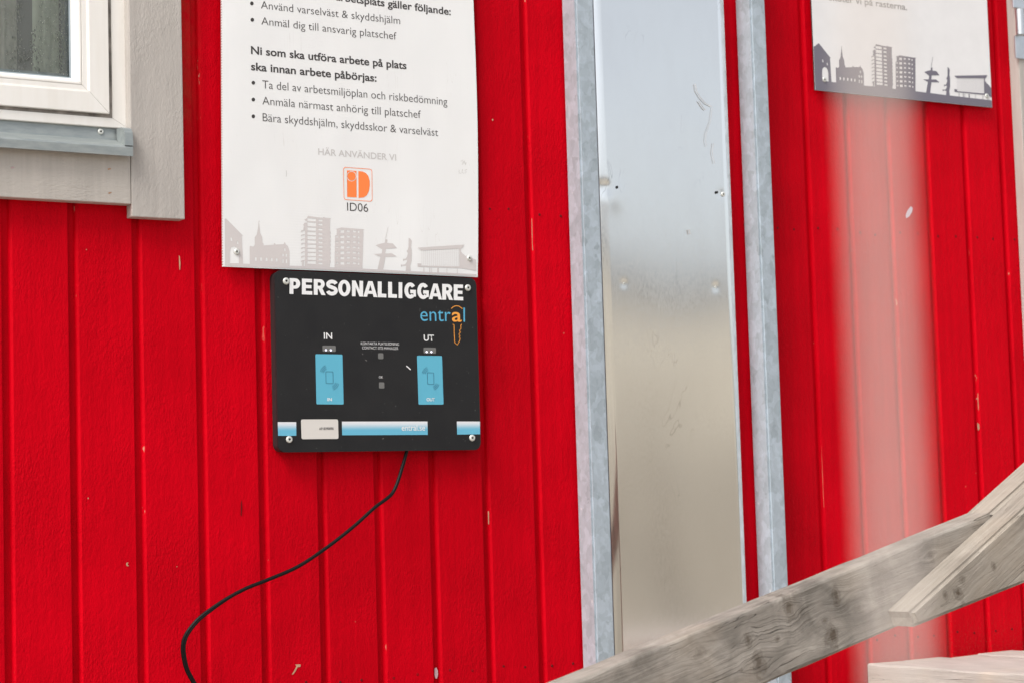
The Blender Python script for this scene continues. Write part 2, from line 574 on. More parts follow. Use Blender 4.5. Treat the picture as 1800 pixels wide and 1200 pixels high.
def sheet_metal():
    k = NT('zinc_sheet')
    v = k.noise(k.coord((1, 1, .3)), 500, 2)
    sm = k.rng(k.noise(k.coord((3, 3, 1)), 8, 4, .6), .45, .75)
    sc = k.math('MULTIPLY', k.rng(k.math('ABSOLUTE', k.math('SUBTRACT', k.noise(k.coord((2.2, 2, .9), loc=(.3, 0, .2)), 6, 3, .6, .8), .5)), 0, .006, 1, 0), k.rng(k.noise(k.coord(), 7, 2), .56, .64))
    c = k.mix(k.math('MULTIPLY', sm, .2), (.90, .895, .88), (.80, .785, .76))
    c = k.mix(k.math('MULTIPLY', sc, .35), c, (.30, .29, .27))
    k.set(Base_Color=c, Metallic=1.0, Roughness=k.rng(v, .3, .7, .10, .145))
    return k.m
SHEET = sheet_metal()
def sill_metal():
    k = NT('grey_sill_metal')
    v = k.noise(k.coord((1, 3, 3)), 30, 4, .6)
    k.set(Base_Color=k.mix(k.rng(v, .35, .7), (.27, .30, .30), (.36, .385, .375)), Metallic=.35, Roughness=.42)
    return k.m
SILL = sill_metal()

def pane():
    k = NT('window_glass')
    k.t.nodes.remove(k.b)
    tr = k.n('BsdfTransparent'); tr.inputs[0].default_value = (.90, .94, .92, 1)
    gl = k.n('BsdfGlossy'); gl.inputs['Roughness'].default_value = .02
    df = k.n('BsdfDiffuse'); df.inputs[0].default_value = (.56, .59, .53, 1)
    fr = k.n('Fresnel'); fr.inputs[0].default_value = 1.6
    a = k.n('MixShader'); k.l(fr.outputs[0], a.inputs[0]); k.l(tr.outputs[0], a.inputs[1]); k.l(gl.outputs[0], a.inputs[2])
    b = k.n('MixShader'); b.inputs[0].default_value = .17; k.l(a.outputs[0], b.inputs[1]); k.l(df.outputs[0], b.inputs[2])
    k.l(b.outputs[0], k.o.inputs[0])
    return k.m
PANE = pane()
def drop():
    k = NT('rain_drop')
    k.set(Base_Color=(.95, .97, .96), Roughness=.03)
    k.b.inputs['Transmission Weight'].default_value = 1
    k.b.inputs['IOR'].default_value = 1.33
    return k.m
DROP = drop()
CURT = plain('curtain_fabric', (.60, .57, .49), .9, .05, grain=.12)
CURT2 = plain('curtain_fabric_pale', (.80, .85, .70), .9, .05, grain=.1)
ROOM = plain('room_paint', (.30, .29, .27), .9, .1)
HINGE = plain('bright_zinc_hinge', (.62, .64, .66), .28, .5, metal=.85, grain=.08)
CHIPM = plain('bare_wood_chip', (.50, .30, .19), .8, .1, grain=.2)
CHIPW = plain('pale_paint_spot', (.58, .42, .44), .8, .1, grain=.2)
PALE = plain('lavender_fleck', (.62, .50, .57), .7, .1)
HOLE = plain('nail_head_paint', (.13, .002, .004), .6, .2)
ROPE = plain('pale_rope', (.56, .50, .455), .85, .1)

def gravel():
    k = NT('gravel_ground')
    v = k.noise(k.coord(), 1.2, 6, .65)
    v2 = k.n('TexVoronoi'); v2.inputs['Scale'].default_value = 40; k.l(k.coord(), v2.inputs['Vector'])
    c = k.mix(k.rng(v, .3, .7), (.36, .325, .275), (.48, .435, .37))
    k.set(Base_Color=k.mix(k.rng(v2.outputs['Distance'], 0, .6, .3, 0), c, (.1, .09, .08)), Roughness=.95, Normal=k.bump(v2.outputs['Distance'], .02, .6))
    return k.m
GRAVEL = gravel()
BEIGE = painted_wood('cream_cladding', (.86, .79, .66), (.83, .76, .63), chips=False)
FASC = plain('grey_fascia', (.10, .10, .115), .7, .2)
TAN = plain('tan_panel', (.74, .66, .53), .8, .1, grain=.12)
DKBR = plain('dark_roofing', (.06, .055, .06), .7, .2)
DARKGL = plain('dark_glass', (.03, .035, .04), .1, .5)

# ------------------------------------------------------------------ ground
gm = mesh('ground', [(-300, -300, 0), (300, -300, 0), (300, 300, 0), (-300, 300, 0)], [(0, 1, 2, 3)])
tag(obj('ground', gm, GRAVEL), kind='structure')

# ------------------------------------------------------------------ red cabin with board cladding
cabin = empty('site_cabin', (0, 0, 0))
tag(cabin, 'bright red board-clad site cabin whose wall fills the picture', 'cabin')
Z0, Z1 = 0.22, 3.6

def board_mesh(z0, z1, wd=0.1):
    # section: recessed tongue, chamfered left arris, flat face, square right edge
    sec = [(0.0, .0080), (.0108, .0080), (.0128, .0026), (.0160, .0), (wd - .0010, .0), (wd, .0010), (wd, .0210), (0.0, .0210)]
    n = len(sec)
    vs = [(x, y, z0) for x, y in sec] + [(x, y, z1) for x, y in sec]
    fs = [(i, (i + 1) % n, n + (i + 1) % n, n + i) for i in range(n)]
    fs += [tuple(range(n))[::-1], tuple(range(n, 2 * n))]
    me = mesh('board', vs, fs)
    me.materials.append(RED)
    return me

BL = board_mesh(Z0, Z1)
BS = board_mesh(Z0, at(60, 250, 0).z)
BW = board_mesh(Z0, Z1, .113)
BU = board_mesh(3.35, Z1)
boards = []
def put(me, x):
    o = obj('board', me, None, cabin, loc=(x, random.uniform(-.0005, .0005), 0))
    boards.append(o)
    return o
gx = {}
for k_ in range(-16, 14):
    x = k_ * .1 + (.0 if k_ < 10 else 0)
    if -9 <= k_ <= 1:
        put(BS, x); put(BU, x)
    else:
        put(BW if k_ == 13 else BL, x)
x = 1.413
while x < 2.02:
    put(BL, x); x += .1
for j in range(9):
    put(BL, 3.02 + j * .1)

# nail heads: two rows of slightly sunk, painted-over nails, two per board
bm = bmesh.new()
for o in boards:
    x = o.location.x
    if x < -.2 or x > 2.2: continue
    for z in (2.093, 1.336):
        if z > 2 and x < .55: continue
        for dx in (.029, .070):
            cx, cz = x + dx + random.uniform(-.004, .004), z + random.uniform(-.004, .004)
            lathe(bm, (cx, -.0007, cz), [(.0, .0003), (.0009, .0003), (.0019, -.0001), (.0023, .0008)], 8)
tag(obj('nail_heads', bm_mesh('nail_heads', bm), HOLE, cabin, smooth=True), kind='stuff')

# paint damage and one pale lavender fleck, each with its own shape
def chip(pts, mat, Y=-.0009):
    return flat('chip_fleck', [pts], lambda a, b: at(a, b, Y), mat, cabin)
chip([(314.5, 449), (316.2, 452), (317.2, 463), (316.8, 474), (315.4, 475), (314.6, 462)], CHIPM)
chip([(764, 1174), (767, 1172), (769.5, 1177), (770, 1185), (768, 1192), (765, 1191), (763.8, 1183)], CHIPW, .0038)
chip([(1591.5, 379), (1594.5, 371), (1601, 363), (1604, 366), (1603, 373), (1598, 381), (1593, 384)], PALE)
chip([(513, 1184), (517, 1178), (521, 1170), (519, 1167), (525, 1166.5), (528.5, 1167), (528, 1171), (523, 1172), (519, 1180), (514.5, 1185)], CHIPM)
chip([(221.5, 989), (224, 987.5), (226.5, 988), (224.5, 989.5), (224.5, 992), (227, 993.5), (224, 994.5), (221.8, 992.5)], CHIPM)
for (a, b, s) in ((155, 875, 1.1), (311, 995, .8), (152, 439, .9), (866, 211, 1.4), (1717, 700, 1.2)):
    chip([(a - s, b), (a, b - s * 1.4), (a + s, b - .3), (a + s * .6, b + s), (a - s * .5, b + s * 1.2)], CHIPM)
# long split along two grooves
chip([(1443.2, 762), (1443.8, 760), (1446.2, 830), (1448.6, 890), (1448.1, 892), (1445.4, 830)], CHIPM, .0016)
chip([(1718.4, 690), (1720.5, 694), (1720.2, 707), (1721.8, 712), (1721.4, 722), (1719.3, 718), (1718.6, 706)], CHIPM, .0016)
chip([(1717.8, 742), (1721.5, 745), (1721.8, 753), (1719.6, 756), (1718, 750)], CHIPM, .0016)
chip([(857.5, 898), (859.4, 897), (859.8, 920), (858.2, 921)], CHIPM, .0016)
chip([(934.3, 385), (936, 384), (936.6, 404), (935.8, 424), (937, 440), (935.8, 441), (934.6, 410)], CHIPM, .0018)
chip([(423.5, 883), (425, 877), (425.6, 890), (424.6, 907), (423, 904)], HOLE)

# roof and inside of the cabin
box('roof', (-1.75, -.12, 3.604), (4.0, 2.6, 3.74), DKBR, cabin, .01)
bm = bmesh.new()
bm_box(bm, (-1.58, .0215, .3), (3.9, 2.4, 3.598))
bmesh.ops.delete(bm, geom=[f for f in bm.faces if f.normal.y < -.5 or abs(f.calc_center_median().y - .0215) < 1e-4], context='FACES')
obj('room_lining', bm_mesh('room_lining', bm), ROOM, cabin)

# ---- window (thing: part of the cabin, with its own pieces)
win = empty('window', at(100, 150, 0), cabin)
XL = -.86; ZT = 3.32
x_fr = at(222, 100, 0).x           # outer edge of the frame, hidden behind the casing
def zz(px, py, Y): return at(px, py, Y).z
def xx(px, py, Y): return at(px, py, Y).x
frame_x1 = xx(219.5, 60, -.002) + .004
frame_z0 = zz(100, 217.5, -.002)
f_in_x = xx(196, 60, -.002); f_in_z = zz(100, 200.5, -.002)
s_x = xx(191, 60, -.006); s_z = zz(100, 193.2, -.006)
def ring(name, x1, z0, x0, z1, prof, mat, gap=.0003, zb=1.0):
    """four mitred bars; prof = [(inset from the outer edge, y)...] open strip, closed behind"""
    cs = [(x0, z0, 1, 1), (x1, z0, -1, 1), (x1, z1, -1, -1), (x0, z1, 1, -1)]
    for i in range(4):
        A, B = cs[i], cs[(i + 1) % 4]
        horizontal = (A[1] == B[1])
        bm = bmesh.new(); rows = []
        for P_, sgn in ((A, 1), (B, -1)):
            row = []
            for d, y in prof:
                px_, pz_ = P_[0] + P_[2] * d, P_[1] + P_[3] * d * (zb if P_[3] > 0 else 1)
                if horizontal: px_ += gap * (1 if P_ is A else -1) * (1 if B[0] > A[0] else -1)
                else: pz_ += gap * (1 if P_ is A else -1) * (1 if B[1] > A[1] else -1)
                row.append(bm.verts.new((px_, y, pz_)))
            rows.append(row)
        n = len(prof)
        for j in range(n):
            bm.faces.new((rows[0][j], rows[0][(j + 1) % n], rows[1][(j + 1) % n], rows[1][j]))
        bm.faces.new(rows[0]); bm.faces.new(rows[1][::-1])
        bmesh.ops.bevel(bm, geom=[e for e in bm.edges if abs(e.verts[0].co.y - e.verts[1].co.y) < 1e-6 and e.verts[0].co.y < .008 and e.calc_length() > .3], offset=.0009, segments=2, affect='EDGES')
        obj(name, bm_mesh(name, bm), mat, win)
fw = frame_x1 - f_in_x
ring('frame_bar', frame_x1, frame_z0, XL, ZT, [(0, -.002), (fw, -.002), (fw, .06), (0, .06)], UPVC, zb=(f_in_z - frame_z0) / fw)
# brush seal in the gap
ring('seal', f_in_x + .001, f_in_z - .001, XL + fw, ZT - fw, [(0, -.0006), (.010, -.0006), (.010, .03), (0, .03)], GASK)
# sash: flat face, step, sloping glazing bead
sw1 = s_x - xx(156, 60, -.006)
sw2 = s_x - xx(143.5, 60, -.003)
sw3 = s_x - xx(124, 60, .013)
sash_x1, sash_z0 = s_x, s_z
sx0 = XL + fw + .005; sz1 = ZT - fw - .005
ring('sash_bar', sash_x1, sash_z0, sx0, sz1, [(0, -.006), (sw1, -.006), (sw1 + .0015, -.003), (sw2, -.003), (sw2, .045), (0, .045)], UPVC)
ring('glazing_bead', sash_x1 - sw2 - .0004, sash_z0 + sw2 + .0004, sx0 + sw2, sz1 - sw2, [(0, -.0028), (.004, -.0025), (sw3 - sw2, .0125), (sw3 - sw2, .04), (0, .04)], UPVC)
ring('spacer_bar', sash_x1 - sw3, sash_z0 + sw3, sx0 + sw3, sz1 - sw3, [(0, .017), (.007, .017), (.007, .034), (0, .034)], SPACER)
ring('glazing_gasket', sash_x1 - sw3 - .0002, sash_z0 + sw3 + .0002, sx0 + sw3, sz1 - sw3, [(0, .0118), (.0016, .0122), (.0016, .0158), (0, .0158)], SPACER)
gx1 = sash_x1 - sw3 + .003; gz0 = sash_z0 + sw3 - .003
obj('pane', mesh('pane', [(sx0 + sw3 - .003, .016, gz0), (gx1, .016, gz0), (gx1, .016, sz1 - sw3), (sx0 + sw3 - .003, .016, sz1 - sw3)], [(0, 1, 2, 3)]), PANE, win)
# rain drops and condensation beads on the pane, thicker towards its right edge
bm = bmesh.new()
def bead(cx, cz, r, st):
    n = 7
    rings = []
    for rr, yy in ((1, 0), (.72, -.33), (0, -.5)):
        if rr == 0: rings.append([bm.verts.new((cx, .0157 + yy * r, cz))])
        else: rings.append([bm.verts.new((cx + rr * r * math.cos(6.2832 * q / n), .0157 + yy * r, cz + rr * r * st * math.sin(6.2832 * q / n))) for q in range(n)])
    for q in range(n):
        bm.faces.new((rings[0][q], rings[0][(q + 1) % n], rings[1][(q + 1) % n], rings[1][q]))
        bm.faces.new((rings[1][q], rings[1][(q + 1) % n], rings[2][0]))
gr = gx1 - .006
for i in range(5200):
    u = random.random()
    d = random.random() ** 2.2 * .17
    cx = gr - d; cz = random.uniform(gz0 + .003, gz0 + .26)
    r = random.choice((.0006, .0007, .0008, .001, .0014, .0018)) * (1.0 if d > .03 else .85)
    if noise.noise(Vector((cx * 30, 0, cz * 12))) < -.12 and d > .045: continue
    bead(cx, cz, r, random.uniform(1, 1.5))
tag(obj('rain_drops', bm_mesh('rain_drops', bm), DROP, win, smooth=True), kind='stuff')
# metal sill tray with an upturned end
sb = [zz(60, y_, Y_) for y_, Y_ in ((217.5, .0), (235.5, -.003), (245, -.036), (263.2, -.037))]
xr_in = xx(213, 232, -.004); xr = xx(234, 262, -.037)
bm = bmesh.new()
secs = [(.003, sb[0] + .004), (.0005, sb[1]), (-.030, sb[2] + .0015), (-.0355, sb[2] - .0003), (-.037, sb[2] - .003), (-.037, sb[3]), (-.034, sb[3]), (-.031, sb[2] - .004), (.004, sb[1] - .002), (.006, sb[0] + .004)]
ra = [bm.verts.new((XL, y, z)) for y, z in secs]; rb = [bm.verts.new((xr, y, z)) for y, z in secs]
n = len(secs)
for i in range(n): bm.faces.new((ra[i], ra[(i + 1) % n], rb[(i + 1) % n], rb[i]))
bm.faces.new(ra); bm.faces.new(rb[::-1])
obj('sill_tray', bm_mesh('sill_tray', bm), SILL, win)
# upturned end of the tray, rounded towards the front
z_t = zz(222, 227.5, -.006)
lp = [(-.0025, sb[1]), (-.0025, z_t), (-.022, z_t - .001), (-.030, z_t - .004), (-.0355, z_t - .011), (-.0372, sb[2] + .0005), (-.030, sb[2])]
bm = bmesh.new()
A = [bm.verts.new((xr - .0125, y, z)) for y, z in lp]; B = [bm.verts.new((xr + .0004, y, z)) for y, z in lp]
for i in range(len(lp)): bm.faces.new((A[i], A[(i + 1) % len(lp)], B[(i + 1) % len(lp)], B[i]))
bm.faces.new(A); bm.faces.new(B[::-1])
obj('sill_end_upstand', bm_mesh('sill_end_upstand', bm), SILL, win)

def screw_mesh(r=.0055, h=.0024):
    bm = bmesh.new()
    lathe(bm, (0, 0, 0), [(r * 1.0, 0), (r * .98, -h * .35), (r * .86, -h * .8), (r * .6, -h), (r * .46, -h * .98)], 28)
    # six-lobed socket
    n = 28
    edge = [v for v in bm.verts if abs(math.hypot(v.co.x, v.co.z) - r * .46) < 1e-5]
    edge.sort(key=lambda v: math.atan2(v.co.z, v.co.x))
    lobe = []
    for k in range(n):
        a = math.atan2(edge[k].co.z, edge[k].co.x)
        rr = r * (.33 + .08 * math.cos(6 * a))
        lobe.append((bm.verts.new((rr * math.cos(a), -h * .97, rr * math.sin(a))), bm.verts.new((rr * .9 * math.cos(a), -h * .1, rr * .9 * math.sin(a)))))
    for k in range(n):
        j = (k + 1) % n
        bm.faces.new((edge[k], edge[j], lobe[j][0], lobe[k][0]))
        f = bm.faces.new((lobe[k][0], lobe[j][0], lobe[j][1], lobe[k][1])); f.material_index = 1
    f = bm.faces.new([l_[1] for l_ in lobe]); f.material_index = 1
    me = bm_mesh('screw', bm)
    me.materials.append(ZINC); me.materials.append(RECESS)
    for p in me.polygons: p.use_smooth = True
    return me
SCREW = screw_mesh()
SCREW_S = screw_mesh(.0047, .002)
def screw(px, py, Y, parent, me=None):
    return obj('screw', me or SCREW, None, parent, loc=at(px, py, Y), rot=(0, random.uniform(0, 6), 0))
screw(177, 232, .0012, win, SCREW_S)

# ---- casing boards round the window (parts of the cabin)
tx0 = xx(232, 380, -.022); tx1 = xx(325, 384, -.022); tz0 = zz(280, 383.5, -.022)
c1 = box('window_casing', (tx0, -.022, tz0), (tx1, -.0003, 3.42), TRIM, cabin, .0012, local=True)
lz0 = zz(110, 352.3, -.021); lz1 = sb[2] - .006
c2 = box('window_casing', (XL - .02, -.0212, lz0), (tx0 - .0008, -.0003, lz1), TRIMH, cabin, .0012, local=True)
for (a, b) in ((190, 298.5), (191, 340.5), (20, 296)):
    p = at(a, b, -.0213)
    o = obj('nail', mesh('nail', [(0, 0, -.001), (.0045, -.0008, .0012), (.004, -.0012, .0022), (-.001, -.0014, .0012)], [(0, 1, 2, 3)]), CHIPM if a > 100 else CHIPW, cabin, loc=p)

# ---- curtain and a far dark room behind the pane
def curtain(name, x0, x1, y, amp, per, mat, label):
    bm = bmesh.new()
    N = int((x1 - x0) / .0025)
    zb, zt = gz0 - .12, 3.2
    prev = None
    for i in range(N + 1):
        x_ = x0 + (x1 - x0) * i / N
        yy = y + amp * math.sin(x_ / per * 6.283 + 1.3 * math.sin(x_ * 23)) + amp * .3 * math.sin(x_ / per * 17)
        c = (bm.verts.new((x_, yy, zb)), bm.verts.new((x_ + .004, yy, zt)))
        if prev: bm.faces.new((prev[0], c[0], c[1], prev[1]))
        prev = c
    o = obj(name, bm_mesh(name, bm), mat, smooth=True)
    return tag(o, label, 'curtain')
cx0 = xx(-40, 60, .09)
curtain('curtain', XL + .1, xx(36, 60, .09), .10, .014, .05, CURT, 'brownish grey pleated curtain hanging deep behind the wet window pane')
curtain('curtain', xx(60, 60, .06), xx(106, 60, .06), .065, .010, .034, CURT2, 'pale green-grey curtain bunched at the right edge of the pane')

# ---- door at the far right with casing and hinge
door = empty('door', (2.1, 0, 1.3), cabin)
dY = -.026
dx0 = xx(1774.5, 120, 0)
box('door_casing', (dx0, dY, 1.3), (dx0 + .075, -.0003, 3.45), TRIM, cabin, .0012, local=True)
box('door_leaf', (dx0 + .08, -.012, 1.31), (dx0 + .93, .03, 3.38), UPVC, door, .002)
box('door_handle', (dx0 + .85, -.06, 2.30), (dx0 + .87, -.0125, 2.42), HINGE, door, .004)
hy = dY - .004
hx = xx(1783, 50, hy)
bm = bmesh.new(); bm_box(bm, (hx, hy, zz(1790, 14.5, hy)), (hx + .05, dY - .0003, zz(1790, -40, hy)))
bmesh.ops.bevel(bm, geom=bm.edges[:], offset=.0006, segments=1, affect='EDGES')
hg = obj('hinge', bm_mesh('hinge', bm), HINGE, door)
bm = bmesh.new(); bm_box(bm, (xx(1786, 100, hy), hy, zz(1790, 103, hy)), (hx + .05, dY - .0003, zz(1790, 63, hy)))
bmesh.ops.bevel(bm, geom=bm.edges[:], offset=.0008, segments=2, affect='EDGES')
obj('hinge', bm_mesh('hinge', bm), HINGE, door)
kx, ky, kr = xx(1793, 40, hy - .008), hy - .008, .0085
z0_, z1_ = zz(1790, 61, hy - .008), zz(1790, 17, hy - .008)
bm = tube([Vector((kx, ky, z0_)), Vector((kx, ky, (z0_ + z1_) / 2)), Vector((kx, ky, z1_))], kr, 20)
obj('hinge_knuckle', bm_mesh('hinge_knuckle', bm), HINGE, door, smooth=False)

# ------------------------------------------------------------------ galvanised posts
def post(xa, label, y_far, xb):
    """square galvanised tube standing against the wall"""
    bm = bmesh.new()
    vs = bm_box(bm, (0, y_far, .1), (xb - xa, -.0015, 3.5))
    bmesh.ops.bevel(bm, geom=[e for e in bm.edges if abs(e.verts[0].co.x - e.verts[1].co.x) < 1e-6 and abs(e.verts[0].co.y - e.verts[1].co.y) < 1e-6], offset=.0035, segments=4, affect='EDGES')
    for f in bm.faces: f.smooth = False
    o = obj('steel_post', bm_mesh('steel_post', bm), GALV, loc=(xa, 0, 0))
    tag(o, label, 'post', 'galvanised posts standing against the red wall')
    return o
p1x = at(985.3, 0, 0).x; p1d = depth_at(1011.5, 0, p1x)
p1r = at(1044, 0, p1d).x
p2x = at(1290.2, 0, 0).x; p2d = depth_at(1319, 0, p2x)
p2r = at(1345.5, 0, p2d).x
print('post dims', p1x, p1d, p1r - p1x, p2x, p2d, p2r - p2x)
post(p1x, 'left galvanised steel post, the one touching the metal sheet', p1d, p1r)
post(p2x, 'right galvanised steel post, a red gap away from the metal sheet', p2d, p2r)

# ------------------------------------------------------------------ folded zinc sheet between the posts
lipx = None
SY = -.030
fx0 = at(1055, 0, SY).x
fx1 = at(1263, 0, SY).x
rx1 = at(1271.8, 0, SY + .008).x
lx0 = at(1043, 0, SY + .0035).x
dents = [(at(1066, 330, SY), .0010, .010), (at(1082, 345, SY), -.0005, .020), (at(1268, 341, SY), .0004, .006),
         (at(1097, 499, SY), .00028, .005), (at(1258, 505, SY), .0003, .0055), (at(1115, 880, SY), .00025, .05),
         (at(1080, 180, SY), -.0007, .09), (at(1180, 470, SY), .0005, .10), (at(1215, 215, SY), -.0003, .03)]
sheet = empty('metal_sheet', (fx0, 0, 1))
tag(sheet, 'tall folded zinc sheet covering the joint between two posts', 'metal sheet')
bm = bmesh.new()
zs = []
z = .4
while z < 3.4:
    zs.append(z); z += .004 if 1.3 < z < 2.6 else .05
U = [fx0 + (fx1 - fx0) * i / 56 for i in range(57)]
rows = []
for z in zs:
    row = []
    # left lip back to the wall, then the face, then the splayed right fold
    wob = .0012 * math.sin(z * 4.1)
    row.append(bm.verts.new((lx0 + .0002, -.001, z)))
    row.append(bm.verts.new((lx0, SY + .0035, z)))
    for x_ in U:
        dy = 0
        for p, a, s in dents:
            r2 = ((x_ - p.x) ** 2 + ((z - p.z) * .8) ** 2) / (s * s)
            if r2 < 12: dy += a * math.exp(-r2)
        t = (x_ - fx0) / (fx1 - fx0)
        dy += .0008 * math.sin(math.pi * t) * math.sin(z * 3.3 + .6) + .00022 * math.sin(z * 11 + t * 3)
        row.append(bm.verts.new((x_, SY + dy, z)))
    row.append(bm.verts.new((rx1, SY + .0085, z)))
    row.append(bm.verts.new((rx1 - .001, -.001, z)))
    rows.append(row)
for A, B in zip(rows, rows[1:]):
    for i in range(len(A) - 1): bm.faces.new((A[i], A[i + 1], B[i + 1], B[i]))
me = mesh('tmp', [], [])
bmesh.ops.recalc_face_normals(bm, faces=bm.faces[:])
for f in bm.faces: f.smooth = True
for e in bm.edges:
    if abs(e.verts[0].co.x - e.verts[1].co.x) < 1e-5 and len(e.link_faces) == 2 and e.calc_face_angle(0) > .5: e.smooth = False
me = bpy.data.meshes.new('sheet_face'); bm.to_mesh(me); bm.free()
sf = obj('sheet_face', me, SHEET, sheet)
SCREW_T = screw_mesh(.0042, .0018)
for (a, b, dyy) in ((1067.5, 329, .0035), (1271, 342, .0), (1097, 499, .0004), (1258, 505, .0004)):
    screw(a, b, SY + dyy, sheet, SCREW_T if b < 400 else screw_mesh(.0022, .0009))
SMEAR = plain('grey_smear', (.50, .49, .48), .6, .3, grain=.25)
for pts, wd in (([(1222, 148), (1224, 160), (1231, 172), (1240, 182), (1251, 188)], 1.3), ([(1252, 190), (1249, 214), (1241, 236), (1240, 250), (1243, 258)], .7), ([(1254, 252), (1252, 270), (1256, 288)], .8), ([(1228, 178), (1236, 190), (1240, 194)], 1.5), ([(1211, 404), (1213, 412)], 2.2)):
    flat('smear', stroke_loops(pts, wd), lambda u, v: at(u, v, SY - .0022), SMEAR, sheet)
for (a, b) in ((1085, 329.5), (1260.5, 338.5)):
    flat('screw_hole', [ellipse(a, b, 2.0, 2.6, 12)], lambda u, v: at(u, v, SY - .0016), RECESS, sheet)

# ------------------------------------------------------------------ skyline artwork (traced once, used on both signs)
def Ap(l): return [(390 + x / 10, 360 + y / 10) for x, y in l]
def Bp(l): return [(520 + x / 10, 360 + y / 10) for x, y in l]
def Cp(l): return [(680 + x / 10, 380 + y / 10) for x, y in l]
def skyline(full):
    o = Ap([(55, 1072), (50, 252), (75, 245)]) if not full else Ap([(20, 1066), (-30, 320), (75, 245)])
    o += Ap([(370, 545), (350, 552), (372, 1038), (490, 1042), (488, 740), (505, 722), (525, 737), (560, 735), (578, 700),
             (575, 575), (612, 530), (625, 460), (640, 375), (645, 300), (652, 300), (660, 375), (675, 500), (710, 575), (715, 670),
             (730, 680), (735, 718), (910, 706), (915, 682), (940, 682), (942, 703), (1085, 695), (1105, 655), (1125, 700), (1160, 730), (1190, 820), (1187, 1073), (1410, 1080)])
    o += Bp([(158, 1082), (162, 440), (130, 440), (142, 375), (128, 360), (150, 320), (198, 318), (200, 282), (182, 292), (148, 262), (190, 245), (215, 196),
             (370, 222), (478, 233), (486, 216), (510, 230), (625, 243), (602, 256), (600, 470)])
    for i in range(8):
        y = 475 + 73 * i
        o += Bp([(612, y + 5), (612, y + 35), (600, y + 45)])
    o += Bp([(595, 1100), (680, 1105), (690, 540), (717, 537), (720, 436), (695, 430), (740, 420), (800, 402), (1210, 435), (1188, 446), (1170, 1125), (1435, 1140),
             (1485, 918), (1370, 870), (1508, 862), (1520, 790), (1400, 715), (1480, 690), (1562, 672), (1572, 605), (1612, 618), (1605, 675)])
    o += Cp([(40, 478), (105, 483), (178, 565), (-15, 578), (-28, 660), (88, 655), (175, 712), (-25, 720), (-65, 942), (330, 968),
             (340, 880), (272, 870), (264, 892), (250, 888), (246, 850), (275, 858), (320, 852), (350, 810), (358, 770), (305, 778), (290, 798), (282, 754), (330, 752), (355, 712),
             (368, 655), (346, 618), (366, 596), (380, 545), (382, 385), (415, 402), (438, 440), (425, 540), (438, 600), (436, 780), (412, 880), (422, 970), (1575, 1022), (1575, 1058)])
    loops = [o]
    for a, b, c, d in ((580, 925, 612, 985), (672, 930, 703, 990), (770, 935, 800, 993), (862, 940, 892, 997), (948, 945, 978, 1000),
                       (1095, 770, 1118, 820), (1062, 865, 1088, 910), (1120, 868, 1145, 915), (1062, 960, 1085, 1025), (1123, 962, 1145, 1030)):
        loops.append(Ap([(a, b), (c, b), (c, d), (a, d)]))
    loops.append(Ap([(150, 582), (172, 580), (184, 640), (156, 635)]))
    loops.append(Ap([(265, 645), (285, 645), (292, 698), (266, 692)]))
    loops.append(Ap([(140, 1028), (142, 820), (152, 775), (175, 748), (215, 735), (258, 755), (285, 800), (298, 860), (300, 1032)]))
    rows = [(235, 290), (308, 380), (395, 458), (472, 533), (548, 608), (622, 683), (698, 758), (772, 833), (845, 905), (918, 975), (990, 1042)]
    for i, (a, b) in enumerate(rows):
        s = 12 - i
        loops.append(Bp([(203, a), (353, a + s), (353, b + s * .6), (203, b - 4)]))
        loops.append(Bp([(398, a + 24), (468, a + 30), (468, a + 62), (398, a + 56)]))
    for i in range(7):
        y = 450 + 93 * i
        loops.append(Bp([(785, y), (850, y), (848, y + 48), (783, y + 45)]))
        loops.append(Bp([(897, y + 2), (950, y + 5), (947, y + 35), (894, y + 32)]))
        loops.append(Bp([(1005, y + 4), (1055, y + 8), (1052, y + 38), (1002, y + 34)]))
        loops.append(Bp([(1092, y + 14), (1118, y + 16), (1116, y + 50), (1090, y + 48)]))
        if i:
            loops.append(Bp([(703, y + 8), (719, y + 8), (718, y + 38), (702, y + 38)]))
            loops.append(Bp([(727, y + 8), (743, y + 8), (742, y + 38), (726, y + 38)]))
    return loops
def skyline_extra():
    ls = []
    # balconies of the tower, mast, hall roof and legs
    for i in range(8):
        y = 450 + 75.5 * i
        ls.append(Bp([(88, y + 22), (100, y + 4), (130, y - 5), (156, y - 6), (156, y + 8), (125, y + 10), (104, y + 24), (92, y + 36)]))
    ls.append(Bp([(110, 985), (138, 985), (138, 1079), (110, 1079)]))
    ls.append(Bp([(1572, 600), (1580, 600), (1625, 395), (1618, 395)]))
    ls.append(Ap([(644, 298), (652, 298), (653, 300), (668, 295), (668, 288), (652, 284), (645, 288)]))
    ls.append(Cp([(542, 556), (1365, 503), (1340, 548), (1302, 580), (1300, 620), (1340, 668), (1400, 712), (1570, 770), (1570, 965), (1380, 925), (1275, 915), (540, 890), (540, 832), (605, 835), (605, 872), (1275, 885), (1275, 572), (605, 602)]))
    for a, wd in ((645, 12), (748, 14), (784, 8), (888, 24), (1052, 8), (1232, 10)):
        s = 905 + (a - 645) * .035
        ls.append(Cp([(a, s), (a + wd, s), (a + wd, s + 92), (a, s + 90)]))
    return ls
def skyline_lines():
    ls = []
    for i in range(20):
        a = 612 + 34 * i
        ls.append(Cp([(a, 603 - i * 1.5), (a + 6, 603 - i * 1.5), (a + 6, 872), (a, 872)]))
    return ls

